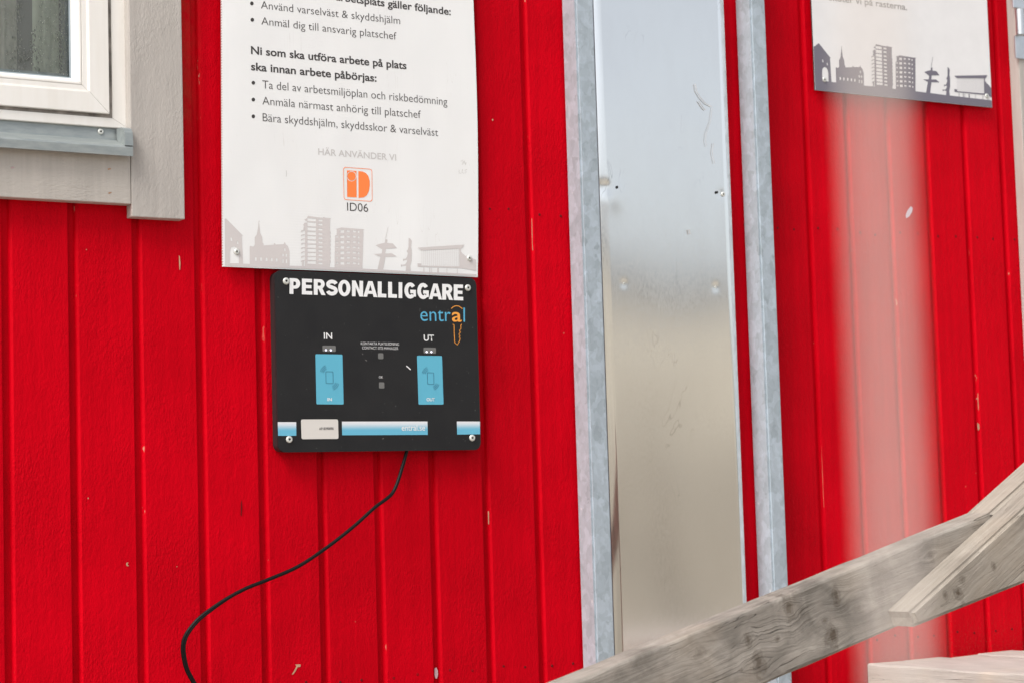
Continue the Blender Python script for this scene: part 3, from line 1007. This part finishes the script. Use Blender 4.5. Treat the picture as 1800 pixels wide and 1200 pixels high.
# ------------------------------------------------------------------ large corrugated plastic notice
Y1 = -.0135
sign = empty('notice_board', at(615, 300, Y1))
tag(sign, 'large white corrugated plastic notice with text and pale city skyline, left of the posts', 'sign')
edge = [(389.8, -260), (389.9, 0), (390.6, 200), (391.6, 400), (392.2, 468.8), (480, 472.6), (600, 477.4), (720, 482.2), (839.6, 487.4), (840.4, 440), (840.6, 380), (840.4, 300), (839.4, 220), (837.6, 150), (835.5, 90), (832, 0), (829, -260)]
lp = [(at(a, b, Y1).x, at(a, b, Y1).z) for a, b in edge]
sp = prism('sheet_panel', lp, Y1, Y1 + .0042, CORR, sign)
sp.data.materials.append(CORRE)
for p in sp.data.polygons:
    if abs(p.normal.y) < .5: p.material_index = 1
on1 = lambda a, b: at(a, b, Y1 - .00025)
on1b = lambda a, b: at(a, b, Y1 - .0004)
flat('skyline_print', skyline(False), on1, INKS, sign)
for lpx in skyline_extra():
    flat('skyline_print', [lpx], on1b, INKS, sign)
tag(flat('hatch_print', skyline_lines(), on1b, INKS2, sign), kind='stuff')
T = [("arbetsplats gäller följande:", (590, 1.0), (792.5, 27.5), 13.5, .018, INK),
     ("Använd varselväst & skyddshjälm", (458.7, 15.3), (703.5, 43.0), 13.3, -.006, INKL),
     ("Anmäl dig till ansvarig platschef", (459.5, 43.5), (697, 70.3), 13.3, -.006, INKL),
     ("Ni som ska utföra arbete på plats", (441.3, 95.5), (714.7, 122.5), 14.2, .020, INK),
     ("ska innan arbete påbörjas:", (441.3, 124), (662, 144.5), 14.2, .020, INK),
     ("Ta del av arbetsmiljöplan och riskbedömning", (461.3, 155.5), (786.3, 185.5), 13.9, -.006, INKL),
     ("Anmäla närmast anhörig till platschef", (461.3, 184), (739.8, 208.3), 13.9, -.006, INKL),
     ("Bära skyddshjälm, skyddsskor & varselväst", (461.9, 213.3), (770.3, 239.8), 13.9, -.006, INKL),
     ("HÄR ANVÄNDER VI", (559.5, 272.5), (696.5, 282.9), 11.4, .012, INKG),
     ("ID06", (610.3, 370.6), (647.2, 373.0), 14.3, -.004, INK)]
for body, a, b, cap, bo, mt in T:
    text('lettering', body, a, b, cap, on1, mt, sign, bo)
for a, b in ((442.7, 6.5), (443.5, 35.3), (445.3, 146), (445.3, 175.5), (445.3, 205)):
    flat('bullet_dot', [ellipse(a, b, 3.1, 3.4, 16)], on1, INK, sign)
R1 = rrect([(603.3, 293.9), (654.2, 297.6), (654.7, 355), (604.3, 351.6)], 5)
R2 = rrect([(604.2, 294.9), (653.3, 298.5), (653.8, 354), (605.2, 350.7)], 4.6)
flat('logo_outline', [R1, R2], on1, ORANGE2, sign)
Dsh = [(629.9, 301.2), (637, 301.9), (643, 304.5), (647.5, 310), (649.8, 318), (650, 327), (648.6, 336), (645, 343.5), (639.5, 347.4), (630.3, 348.4)]
flat('logo_letters', [[(609.9, 299.9), (626.6, 301), (627, 347.6), (610.2, 346.6)], ellipse(618.1, 310.2, 8.4, 9.1), Dsh], on1, ORANGE2, sign)
flat('logo_dot', [ellipse(618.1, 310.2, 7.3, 7.9)], on1, ORANGE2, sign)
for pts in ([(810, 284), (814, 281), (812, 286), (817, 283), (815, 288), (820, 286), (818, 290)], [(812, 290), (816, 284), (819, 290)], [(807, 299), (807, 305), (811, 305)], [(813, 298), (812, 304), (816, 305)], [(821, 298), (817, 300), (820, 303), (817, 305)]):
    flat('pencil_scribble', stroke_loops(pts, .7), on1, PENCIL, sign)
flat('pencil_scribble', stroke_loops([(503, 300), (504, 306), (503, 311)], .7), on1, PENCIL, sign)
screw(416, 443, Y1 - .0006, sign, SCREW_S)
screw(825, 454.3, Y1 - .0006, sign, SCREW_S)

# ------------------------------------------------------------------ smaller aluminium notice on the right
Y2 = -.0125
sign2 = empty('notice_board', at(1590, 60, Y2))
tag(sign2, 'smaller flat notice with dark slate skyline, near the door at upper right', 'sign')
e2 = [(1426.0, -260), (1432.8, 158.8), (1744.2, 189.3), (1733.5, -260)]
# straight sides in the wall plane
a2 = at(1432.8, 158.8, Y2); b2 = at(1744.0, 189.6, Y2)
zb2 = (a2.z + b2.z) / 2
print('sign2', a2, b2)
lp = [(a2.x, a2.z), (b2.x, b2.z), (b2.x, b2.z + .62), (a2.x, a2.z + .62)]
s2 = prism('sheet_panel', lp, Y2, Y2 + .003, ALUS, sign2)
s2.data.materials.append(SIGNEDGE)
for p in s2.data.polygons:
    if abs(p.normal.y) < .5: p.material_index = 1
# map the artwork from notice 1 (px) to notice 2 through two reference points in wall metres
r1a, r1b = at(508.5, 467.3, 0), at(637, 472.5, 0)
r2a, r2b = at(1518.5, 151, Y2), at(1609, 160.2, Y2)
kx_ = (r2b.x - r2a.x) / (r1b.x - r1a.x)
top1, top2 = at(541.5, 379.8, 0), at(1537.5, 78, Y2)
kz_ = (top2.z - r2a.z) / (top1.z - r1a.z)
print('art scale', kx_, kz_)
def art2(dy):
    def fn(a, b):
        p = at(a, b, 0)
        return Vector((r2a.x + (p.x - r1a.x) * kx_, Y2 - dy, r2a.z + (p.z - r1a.z) * kz_))
    return fn
def clip2(loops):
    """keep the artwork inside the panel and fill it down to the panel's lower edge"""
    f = art2(.00025)
    out = []
    for l_ in loops: out.append([(q.x, q.z) for q in (f(a, b) for a, b in l_)])
    return out
def flat2(name, loops, Y, mat, parent):
    return flat(name, [[(x * 1000, -z * 1000) for x, z in l_] for l_ in loops], lambda a, b: Vector((a / 1000, Y, -b / 1000)), mat, parent)
sk = clip2(skyline(True))
ml = a2.x + .0006; mr = b2.x - .0006
sk0 = sk[0]
zlow = lambda x: a2.z + (b2.z - a2.z) * (x - a2.x) / (b2.x - a2.x)
body_ = [(min(max(x, ml), mr), z) for x, z in sk0[1:-1]]
body_[-1] = (mr, body_[-1][1])
sk[0] = [(ml, zlow(ml) + .0004), (ml, body_[0][1])] + body_ + [(mr, zlow(mr) + .0004)]
flat2('skyline_print', sk, Y2 - .0003, INKD, sign2)
ex = [[(min(max(x, ml), mr), z) for x, z in l_] for l_ in clip2(skyline_extra())]
for lpx in ex: flat2('skyline_print', [lpx], Y2 - .0005, INKD, sign2)
tag(flat2('hatch_print', [[(min(max(x, ml), mr), z) for x, z in l_] for l_ in clip2(skyline_lines())], Y2 - .0005, INKD2, sign2), kind='stuff')
on2 = lambda a, b: at(a, b, Y2 - .0003)
text('lettering', "sköter vi på rasterna.", (1457.5, 1.0), (1594.6, 18.8), 11.6, on2, INKM, sign2, .012)
screw(1449, 140.5, Y2 - .0004, sign2, SCREW_S)
screw(1734.5, 169, Y2 - .0004, sign2, SCREW_S)

# ------------------------------------------------------------------ black sign-in box
bx = at(474.5, 490, 0).x
YF = depth_at(484.2, 490, bx)
YF = min(YF, -.022)
print('box depth', YF)
YF = max(YF, -.036)
dev = empty('sign_in_terminal', at(660, 640, YF))
tag(dev, 'black wall-mounted clock-in reader with PERSONALLIGGARE lettering and two blue pads', 'card reader')
def rr_loop(x0, z0, x1, z1, r, n=7):
    out = []
    for cx, cz, a0 in ((x1 - r, z1 - r, 0), (x0 + r, z1 - r, 90), (x0 + r, z0 + r, 180), (x1 - r, z0 + r, 270)):
        for k in range(n + 1):
            a = math.radians(a0 + 90 * k / n)
            out.append((cx + r * math.cos(a), cz + r * math.sin(a)))
    return out
tl = at(484.2, 520, YF); br = at(845.2, 740, YF)
tz = at(600, 479.5, YF).z; bz = at(660, 792.2, YF).z
fx_l, fx_r = at(486, 640, YF).x, at(841.3, 640, YF).x
prism('front_plate', rr_loop(fx_l, bz, fx_r, tz, .0115), YF, YF + .0042, BLACK, dev, bevel=.0007)
prism('back_box', rr_loop(fx_l + .0012, bz + .001, fx_r - .001, tz - .001, .0115), YF + .0048, -.0009, BACKBLK, dev, bevel=.001)
onf = lambda a, b: at(a, b, YF - .00025)
onf2 = lambda a, b: at(a, b, YF - .0005)
def arc(cx, cy, rx, ry, a0, a1, n=9):
    return [(cx + rx * math.cos(math.radians(a0 + (a1 - a0) * i / n)), cy + ry * math.sin(math.radians(a0 + (a1 - a0) * i / n))) for i in range(n + 1)]
def fat(pts, wd, asp):
    """thick pen line in glyph units; asp = glyph width / height"""
    return [[(x / asp, y) for x, y in l_] for l_ in stroke_loops([(x * asp, y) for x, y in pts], wd)]
def glyph(ch, asp):
    t = .25 / asp * 1.0          # stem width as a share of the glyph width
    if ch == 'P': return [[(0, 0), (t, 0), (t, .34), (.55, .34)] + arc(.55, .67, .45, .33, -90, 90) + [(0, 1)], [(t, .54), (.50, .54)] + arc(.50, .665, .12, .125, -90, 90, 5) + [(t, .79)]]
    if ch == 'E': return [[(0, 0), (1, 0), (1, .22), (t, .22), (t, .40), (.92, .40), (.92, .61), (t, .61), (t, .78), (.98, .78), (.98, 1), (0, 1)]]
    if ch == 'R': return [[(0, 0), (t, 0), (t, .38), (.40, .38), (.66, 0), (1.02, 0), (.74, .42)] + arc(.56, .70, .38, .30, -50, 90) + [(0, 1)], [(t, .58), (.50, .58)] + arc(.50, .69, .12, .11, -90, 90, 5) + [(t, .80)]]
    if ch == 'L': return [[(0, 0), (1, 0), (1, .23), (t, .23), (t, 1), (0, 1)]]
    if ch == 'I': return [[(0, 0), (1, 0), (1, 1), (0, 1)]]
    if ch == 'N': return [[(0, 0), (t * .93, 0), (t * .93, .58), (1 - t * .93, 0), (1, 0), (1, 1), (1 - t * .93, 1), (1 - t * .93, .43), (t * .93, 1), (0, 1)]]
    if ch == 'O': return [arc(.5, .5, .5, .52, 0, 345, 35), arc(.5, .5, .5 - t, .30, 0, 340, 23)]
    if ch == 'A': return [[(-.02, 0), (.26, 0), (.32, .19), (.68, .19), (.74, 0), (1.02, 0), (.66, 1), (.34, 1)], [(.38, .38), (.62, .38), (.50, .76)]]
    if ch == 'S':
        p = arc(.52, .70, .36, .185, 15, 180, 9) + arc(.50, .70, .34, .17, 195, 262, 3) + arc(.50, .31, .36, .19, 82, 0, 5) + arc(.50, .31, .36, .20, -15, -168, 9)
        return fat(p, .235, asp)
    if ch == 'G':
        p = arc(.52, .5, .5 - t / 2, .395, 38, 318, 24)
        return fat(p, .235, asp) + [[(.52, .33), (.78, .33), (.78, .12), (1.0, .12), (1.0, .55), (.52, .55)]]
word = [('P', 220, 305), ('E', 318, 400), ('R', 412, 504), ('S', 510, 600), ('O', 605, 702), ('N', 714, 802), ('A', 806, 913), ('L', 918, 986), ('L', 1000, 1070), ('I', 1083, 1112),
        ('G', 1126, 1220), ('G', 1228, 1322), ('A', 1324, 1425), ('R', 1428, 1512), ('E', 1519, 1594)]
for gi, (ch, u0, u1) in enumerate(word):
    g0, g1 = 460 + u0 / 4.5, 460 + u1 / 4.5
    def base(px): return 516.9 + (px - 509.6) * (528.4 - 516.9) / (814.6 - 509.6)
    lps = [[(g0 + x * (g1 - g0), base(g0 + x * (g1 - g0)) - y * 27.6) for x, y in l_] for l_ in glyph(ch, (u1 - u0) / 124)]
    if ch == 'G':
        flat('letter', lps[:1], onf, PRINTW, dev); flat('letter', lps[1:], onf2, PRINTW, dev)
    else: flat('letter', lps, onf, PRINTW, dev)
text('logo_letters', 'entr', (739.2, 564.0), (792.5, 564.8), 24.5, onf, BLUE2, dev, -.004)
text('logo_letters', 'a', (794.6, 565.2), (811.6, 565.6), 24.5, onf, ORANGE, dev, .010)
flat('logo_letters', [[(814.6, 541), (817.2, 541), (817.4, 565.8), (814.8, 565.6)]], onf, BLUE2, dev)
flat('key_logo', stroke_loops([(793.2, 542.6), (796, 540), (799.5, 538.2), (803, 537.7), (807, 538.6), (810.5, 541), (813, 543)], 1.2), onf, ORANGE, dev)
flat('key_logo', stroke_loops([(795.6, 569.8), (798.2, 571.2), (798.4, 585), (799.4, 601.8), (803.9, 606), (807.3, 600), (808.9, 594.6), (806.6, 593.2), (808.9, 590), (806.4, 587.6), (809.3, 584), (807.5, 580.4), (810.3, 577.8), (809.8, 571.8), (811.8, 569.8)], 1.1), onf, ORANGE, dev)
text('lettering', 'IN', (569.4, 595.6), (584, 596.0), 11.3, onf, PRINTW, dev, .012)
text('lettering', 'UT', (745.1, 598.9), (762.9, 599.3), 10.8, onf, PRINTW, dev, .012)
text('lettering', 'KONTAKTA PLATSLEDNING', (634.4, 605.6), (701.4, 606.9), 4.6, onf, PRINTW, dev, -.008)
text('lettering', 'CONTACT SITE MANAGER', (636.7, 613.2), (700.1, 614.4), 4.6, onf, PRINTW, dev, -.008)
text('lettering', 'OK', (666.2, 664.2), (673, 664.3), 3.8, onf, PRINTW, dev, 0)
def lens(c, r, leds):
    o = flat('indicator_window', [rrect(c, r)], onf, LENS, dev)
    for a, b in leds:
        flat('led', [ellipse(a, b, 1.7, 1.5, 10)], onf2, LED, o)
lens([(566.7, 607), (590, 607.3), (590.3, 618), (567, 617.7)], 2, ((573, 615), (581.6, 615.1)))
lens([(744.3, 610.4), (766.2, 610.8), (766.4, 621.2), (744.6, 620.8)], 2, ((750, 618.2), (758.2, 618.3)))
lens([(664.5, 620.2), (673.8, 620.4), (674, 630.7), (664.7, 630.5)], 2, ())
lens([(666, 671.2), (675.5, 671.3), (675.7, 682.2), (666.2, 682)], 2, ())
pads = [([(554.4, 621.9), (601.9, 622.7), (604.1, 710.2), (556.2, 709.9)], (579.0, 663.1), 6.7, 10.9, 'IN', (575.6, 704.1), (583.4, 704.2)),
        ([(732.9, 624.7), (776.9, 625.1), (779.7, 710.3), (735.7, 710.4)], (756.8, 664.7), 6.0, 10.7, 'OUT', (750, 704.3), (764.5, 704.4))]
for c, (mx, my), hw, hh, wd, ta, tb in pads:
    pd = flat('reader_pad', [rrect(c, 2.2)], onf, BLUE, dev)
    flat('phone_icon', [rrect([(mx - hw, my - hh), (mx + hw, my - hh + .3), (mx + hw + .4, my + hh), (mx - hw + .4, my + hh - .3)], 2), rrect([(mx - hw + .8, my - hh + .8), (mx + hw - .8, my - hh + 1.1), (mx + hw - .4, my + hh - .8), (mx - hw + 1.2, my + hh - 1.1)], 1.6)], onf2, NAVY, pd)
    for s_, (ox, oy), a0 in ((1, (mx - .3, my - 4.2), 195), (-1, (mx + .6, my + 4.6), 15)):
        for rr_ in (12.0, 14.9, 17.8):
            r_ = rr_ * (.9 if wd == 'OUT' else 1)
            pts = [(ox + r_ * .95 * math.cos(math.radians(a)), oy + r_ * 1.03 * math.sin(math.radians(a))) for a in range(a0 + 5, a0 + 58, 6)]
            flat('signal_arc', stroke_loops(pts, .75), onf2, NAVY, pd)
    text('lettering', wd, ta, tb, 5.5, onf2, PRINTW, pd, .015)
for c in ([(488.2, 741.0), (520.7, 741.0), (520.9, 765), (488.8, 765.1)], [(601, 740.2), (751.4, 740.0), (751.9, 763.4), (601.5, 764.1)], [(803, 740), (843.6, 740.1), (843.9, 762.4), (803.6, 762.9)]):
    flat('gradient_stripe', [c], onf, STRIPE, dev)
text('lettering', 'entral.se', (706.2, 756.1), (747.3, 755.9), 10.2, onf2, PRINTW, dev, .006)
stk = flat('sticker', [rrect([(528.9, 736.4), (594.2, 736.2), (595.1, 770.5), (530.1, 771)], 3.2)], onf2, STICK, dev)
text('lettering', 'AP18390090', (561, 755.0), (586.4, 754.6), 4.6, lambda a, b: at(a, b, YF - .0007), INK, stk, .012)
flat('scratch', stroke_loops([(714.2, 642.6), (717.5, 645.2), (721.8, 649.2)], 1.7), onf, PRINTW, dev)
for pts in ([(637, 621), (638, 623)], [(642, 632), (645, 634)], [(672, 770.5), (675, 770)]):
    flat('scratch', stroke_loops(pts, .7), onf, INKM, dev)
for a, b in ((502.8, 494.5), (822.3, 506.2), (508.4, 771.5), (830, 769)):
    screw(a, b, YF - .0002, dev)

# ------------------------------------------------------------------ cable
cp = [(715.5, 786), (714.5, 794), (707, 820.5), (699.4, 845), (691, 864), (680.5, 875), (657.8, 892), (620, 926), (571, 964), (521.8, 996), (469, 1018.8), (431, 1034), (393.3, 1054.7), (355.6, 1081), (336.7, 1100), (324.6, 1119), (320.8, 1137.8), (323.4, 1160.5), (329, 1179), (340.4, 1200), (352, 1222), (360, 1260), (362, 1340)]
N = len(cp)
pts = [at(a, b, -.013 - .022 * math.sin(math.pi * i / (N - 1)) ** 2) for i, (a, b) in enumerate(cp)]
path = smooth_path(pts, 8)
cab = empty('power_cable', path[0])
tag(cab, 'thin black cable curling down the red boards from the reader', 'cable')
obj('cable_strand', bm_mesh('cable_strand', tube(path, .0029, 10)), CABLE, cab, smooth=True)
k0 = 11 * 8
n_ = len(path) - k0
second = [p + Vector((.0026, -.0012, -.0006)) * min(1, i / 14) for i, p in enumerate(path[k0:])]
obj('cable_strand', bm_mesh('cable_strand', tube(second, .0021, 8)), CABLE, cab, smooth=True)

# ------------------------------------------------------------------ weathered stair railing in front of the wall
RY = -.83; RT = .045; RH = .0965
rail = empty('stair_railing', (0.5, RY, 0))
tag(rail, 'grey weathered timber stair railing crossing the lower right corner', 'railing')
fa = at(1001, 1200, RY); fb = at(1734, 902, RY)
ang = math.atan2(fb.z - fa.z, fb.x - fa.x)
ux = Vector((math.cos(ang), 0, math.sin(ang))); uz = Vector((-math.sin(ang), 0, math.cos(ang)))
def loc_of(px, py, org, a, Y):
    p = at(px, py, Y) - org
    return p.x * math.cos(a) + p.z * math.sin(a), -p.x * math.sin(a) + p.z * math.cos(a)
def plank(name, org, a, L0, L1, h, t, mat, rough=.0012, cutlow=None, loop=None):
    """board in local axes: x along, y thickness (0 = near face), z down from the top edge; long edges eased and slightly uneven"""
    bm = bmesh.new()
    if loop is None:
        n = 46
        r = .004
        sec = [(0, -r), (r * .3, -r * .3), (r, 0), (t - r, 0), (t - r * .3, -r * .3), (t, -r), (t, -h + r), (t - r, -h), (r, -h), (0, -h + r)]
        rows = []
        for i in range(n + 1):
            x_ = L0 + (L1 - L0) * i / n
            row = []
            for j, (y_, z_) in enumerate(sec):
                e = rough * noise.noise(Vector((x_ * 22, j * 3.1, h * 90)))
                row.append(bm.verts.new((x_, y_ + e * .5, z_ + e)))
            rows.append(row)
        m_ = len(sec)
        for A, B in zip(rows, rows[1:]):
            for j in range(m_): bm.faces.new((A[j], A[(j + 1) % m_], B[(j + 1) % m_], B[j]))
        bm.faces.new(rows[0]); bm.faces.new(rows[-1][::-1])
    else:
        A = [bm.verts.new((x_, 0, z_)) for x_, z_ in loop]; B = [bm.verts.new((x_, t, z_)) for x_, z_ in loop]
        bm.faces.new(A); bm.faces.new(B[::-1])
        m_ = len(loop)
        for j in range(m_): bm.faces.new((A[j], B[j], B[(j + 1) % m_], A[(j + 1) % m_]))
        bmesh.ops.recalc_face_normals(bm, faces=bm.faces[:])
        bmesh.ops.bevel(bm, geom=[e for e in bm.edges if abs(e.verts[0].co.y) < 1e-6 and abs(e.verts[1].co.y) < 1e-6], offset=.005, segments=3, affect='EDGES')
    me = bm_mesh(name, bm)
    for p in me.polygons: p.use_smooth = False
    return obj(name, me, mat, rail, loc=org, rot=(0, -a, 0))
def knots_px(lst, org, a, Y):
    return [(*loc_of(px, py, org, a, Y), rx, rz, s) for px, py, rx, rz, s in lst]
K1 = knots_px([(1386, 1066, .007, .017, .75), (1470, 1048, .007, .011, .8), (1462, 1117, .012, .012, .95), (1315, 1124, .005, .010, .8), (1367, 1122, .004, .004, .7),
               (1334, 1165, .010, .016, .8), (1450, 1090, .005, .004, .6), (1636, 975, .006, .011, .6), (1230, 1147, .008, .008, .5), (1510, 1068, .008, .007, .35)], fa, ang, RY)
W1 = weathered('weathered_rail_timber', (.43, .39, .345), (.20, .175, .15), K1, .85)
end1 = (fb - fa).dot(ux)
plank('rail_board', fa.copy(), ang, -1.15, end1 + .004, RH, RT, W1)
# steep splice board in front
RY2 = RY - RT - .001
oa = at(1602, 1074, RY2); ob = at(1800, 893, RY2)
an2 = math.atan2(ob.z - oa.z, ob.x - oa.x)
def l2(px, py): return loc_of(px, py, oa, an2, RY2)
lowe = (l2(1800, 1024)[1] - l2(1611, 1100)[1]) / (l2(1800, 1024)[0] - l2(1611, 1100)[0])
b0 = l2(1611, 1101)
xe = .50
h2 = .145
loop = [(-.001, 0), (-.0005, -.010), b0]
xk = b0[0] + (-h2 - b0[1]) / lowe if lowe < 0 else xe
if xk < xe: loop += [(xk, -h2), (xe, -h2), (xe, 0)]
else: loop += [(xe, b0[1] + lowe * (xe - b0[0])), (xe, 0)]
K2 = knots_px([(1747.5, 994, .005, .0055, .75), (1685, 1041, .0075, .0085, 1), (1661.5, 1045, .0045, .006, .75), (1691, 1019, .006, .005, .8), (1694, 1063, .004, .005, .9)], oa, an2, RY2)
W2 = weathered('weathered_splice_timber', (.43, .385, .33), (.225, .19, .155), K2, .4)
plank('rail_board', oa.copy(), an2, 0, xe, h2, RT, W2, loop=loop)
# upper rail in line with the first one, steep like the splice
W3 = weathered('weathered_upper_timber', (.45, .40, .345), (.27, .225, .18), (), .35)
u2 = Vector((math.cos(an2), 0, math.sin(an2)))
oc = at(1739, 903, RY)
x_end = .36
L3 = [(.0, 0), (x_end, 0), (x_end, -.10), (.03, -.10)]
plank('rail_board', oc.copy() + Vector((0, .0005, 0)), an2, 0, x_end, .10, RT, W3, loop=L3)
pe = oc + u2 * .315
box('rail_post', (pe.x - .04, RY + RT + .002, .0), (pe.x + .04, RY + RT + .05, pe.z + .03), W3, rail, .003)
pl = fa + ux * -1.0
box('rail_post', (pl.x - .05, RY + RT + .0006, .0), (pl.x + .045, RY + RT * 2, pl.z - .02), W3, rail, .003)

# ------------------------------------------------------------------ landing deck by the door
dk = at(1525, 1165, -.035)
deck = empty('landing_deck', (dk.x, -.5, dk.z))
tag(deck, 'pale weathered timber landing deck at the bottom right, below the railing', 'deck')
def weather_deck(seed):
    k = weathered('deck_timber', (.54, .49, .45), (.38, .34, .31), ((.25, .0, .012, .02, .7),), .12, (.55, .42, .28))
    return k
WD = weather_deck(0)
WDS = weathered('deck_side_timber', (.50, .45, .40), (.33, .28, .235), (), .15, (.42, .40, .28))
Ld = 1.15
wdk = .095
xs_ = dk.x
for i in range(11):
    off = (.0, .010, .006, .012, .004, .009, 0, .006, .003, .008, .002)[i]
    h_ = .045 if i == 0 else .028
    bm = bmesh.new()
    n = 30
    r = .003
    sec = [(0, -r), (r, 0), (wdk - r - .004, 0), (wdk - .004, -r), (wdk - .004, -h_), (0, -h_)]
    rows = []
    for j in range(n + 1):
        y_ = -Ld + (Ld) * j / n
        row = []
        for q, (x_, z_) in enumerate(sec):
            e = .0022 * noise.noise(Vector((y_ * 9, q * 2.3, i * 7.7))) if q < 4 else 0
            row.append(bm.verts.new((y_, -x_ - e, z_ + e)))
        rows.append(row)
    for A, B in zip(rows, rows[1:]):
        for q in range(6): bm.faces.new((A[q], A[(q + 1) % 6], B[(q + 1) % 6], B[q]))
    bm.faces.new(rows[0]); bm.faces.new(rows[-1][::-1])
    obj('deck_board', bm_mesh('deck_board', bm), WD, deck, loc=(xs_, -.035 + off, dk.z + (0 if i == 0 else -.0015 * (i % 3))), rot=(0, 0, math.pi / 2))
    xs_ += wdk
bm = bmesh.new()
bm_box(bm, (-Ld, -.046, -.18), (-.004, -.001, -.0455))
bmesh.ops.bevel(bm, geom=bm.edges[:], offset=.002, segments=2, affect='EDGES')
obj('joist', bm_mesh('joist', bm), WDS, deck, loc=(dk.x, -.035, dk.z), rot=(0, 0, math.pi / 2))
for yy in (-1.1, -.12):
    for xo in (dk.x + .06, dk.x + .95):
        box('deck_post', (xo, yy, 0), (xo + .07, yy + .07, dk.z - .05), WDS, deck, .003)

# ------------------------------------------------------------------ rope hanging close to the lens
rd = .178
def near(px, py, d):
    v = fwd + rgt * ((px - 900) / F_PX) - upv * ((py - 600) / F_PX)
    return CAM + v * d
c0 = near(1553, 600, rd)
bm = bmesh.new()
pth = [Vector((c0.x + .0003 * math.sin(z * 9), c0.y, z)) for z in [i * .05 for i in range(0, 64)]]
rb = tube(pth, .00103, 10)
obj_r = obj('rope', bm_mesh('rope', rb), ROPE, smooth=True)
tag(obj_r, 'pale vertical rope close to the lens, blurred to a translucent pink band', 'rope')
bm.free()

# ------------------------------------------------------------------ beige cabins across the yard (seen mirrored in the zinc sheet)
yard = empty('site_office', (14, -18, 0))
tag(yard, 'long site office with dark eaves across the yard, behind the added sand bank', 'building')
box('wall', (-6, -22, 0), (40, -18, 3.90), BEIGE, yard)
box('roof', (-6.2, -22.2, 3.902), (40.2, -17.8, 4.52), FASC, yard, .03)
for i in range(7):
    x_ = -3 + i * 5.7
    wf = box('window', (x_, -18.02, 1.3), (x_ + 1.3, -17.94, 2.5), UPVC, yard, .01)
    box('pane', (x_ + .08, -17.938, 1.38), (x_ + 1.22, -17.93, 2.42), DARKGL, wf)
# sandy slope added out of view so the zinc mirrors a sunlit beige
vs = []; fs = []
nx, ny = 120, 44
for a in range(nx + 1):
    for b in range(ny + 1):
        X = -14 + 50 * a / nx; t = b / ny
        Y = -8.2 - 9.2 * t
        prof = min(1, t / .76)
        zc = 3.86 * (prof ** 1.12) if t <= .76 else 3.86 - 7 * (t - .76) ** 1.2
        ed = min(1, (X + 14) / 5, (36 - X) / 5)
        zc = zc * ed + (.30 * noise.noise(Vector((X * .5, Y * .5, 2))) + .10 * noise.noise(Vector((X * 1.9, Y * 1.9, 5)))) * min(1, t * 6) * (1 if t < .6 else .35)
        vs.append((X, Y, max(zc, -.05 if 0 < t < 1 else -.2)))
for a in range(nx):
    for b in range(ny):
        q = a * (ny + 1) + b
        fs.append((q, q + ny + 1, q + ny + 2, q + 1))
SAND = NT('added_bank')
_n = SAND.noise(SAND.coord(), .8, 6, .65)
_g = SAND.n('NewGeometry'); _s = SAND.n('SeparateXYZ'); SAND.l(_g.outputs['Position'], _s.inputs[0])
_c = SAND.mix(SAND.rng(_n, .35, .65), (.40, .355, .28), (.54, .48, .385))
_low = SAND.rng(SAND.math('ADD', _s.outputs[2], SAND.math('MULTIPLY', _n, 1.2)), 2.5, 3.1, .75, 0)
SAND.set(Base_Color=SAND.mix(_low, _c, (.235, .20, .155)), Roughness=.95)       # lower part coloured darker to dim the foot of the zinc reflection
tag(obj('added_bank', mesh('added_bank', vs, fs), SAND.m, smooth=True), kind='structure')

# timber post added out of view to put a soft streak in the zinc
yp = box('added_yard_post', (8.22, -10.07, .1), (8.36, -9.93, 2.62), plain('brown_timber', (.22, .19, .155), .8, .1, grain=.2), None, .006)
tag(yp, 'brown timber post added on the bank across the yard for a streak in the zinc', 'post')
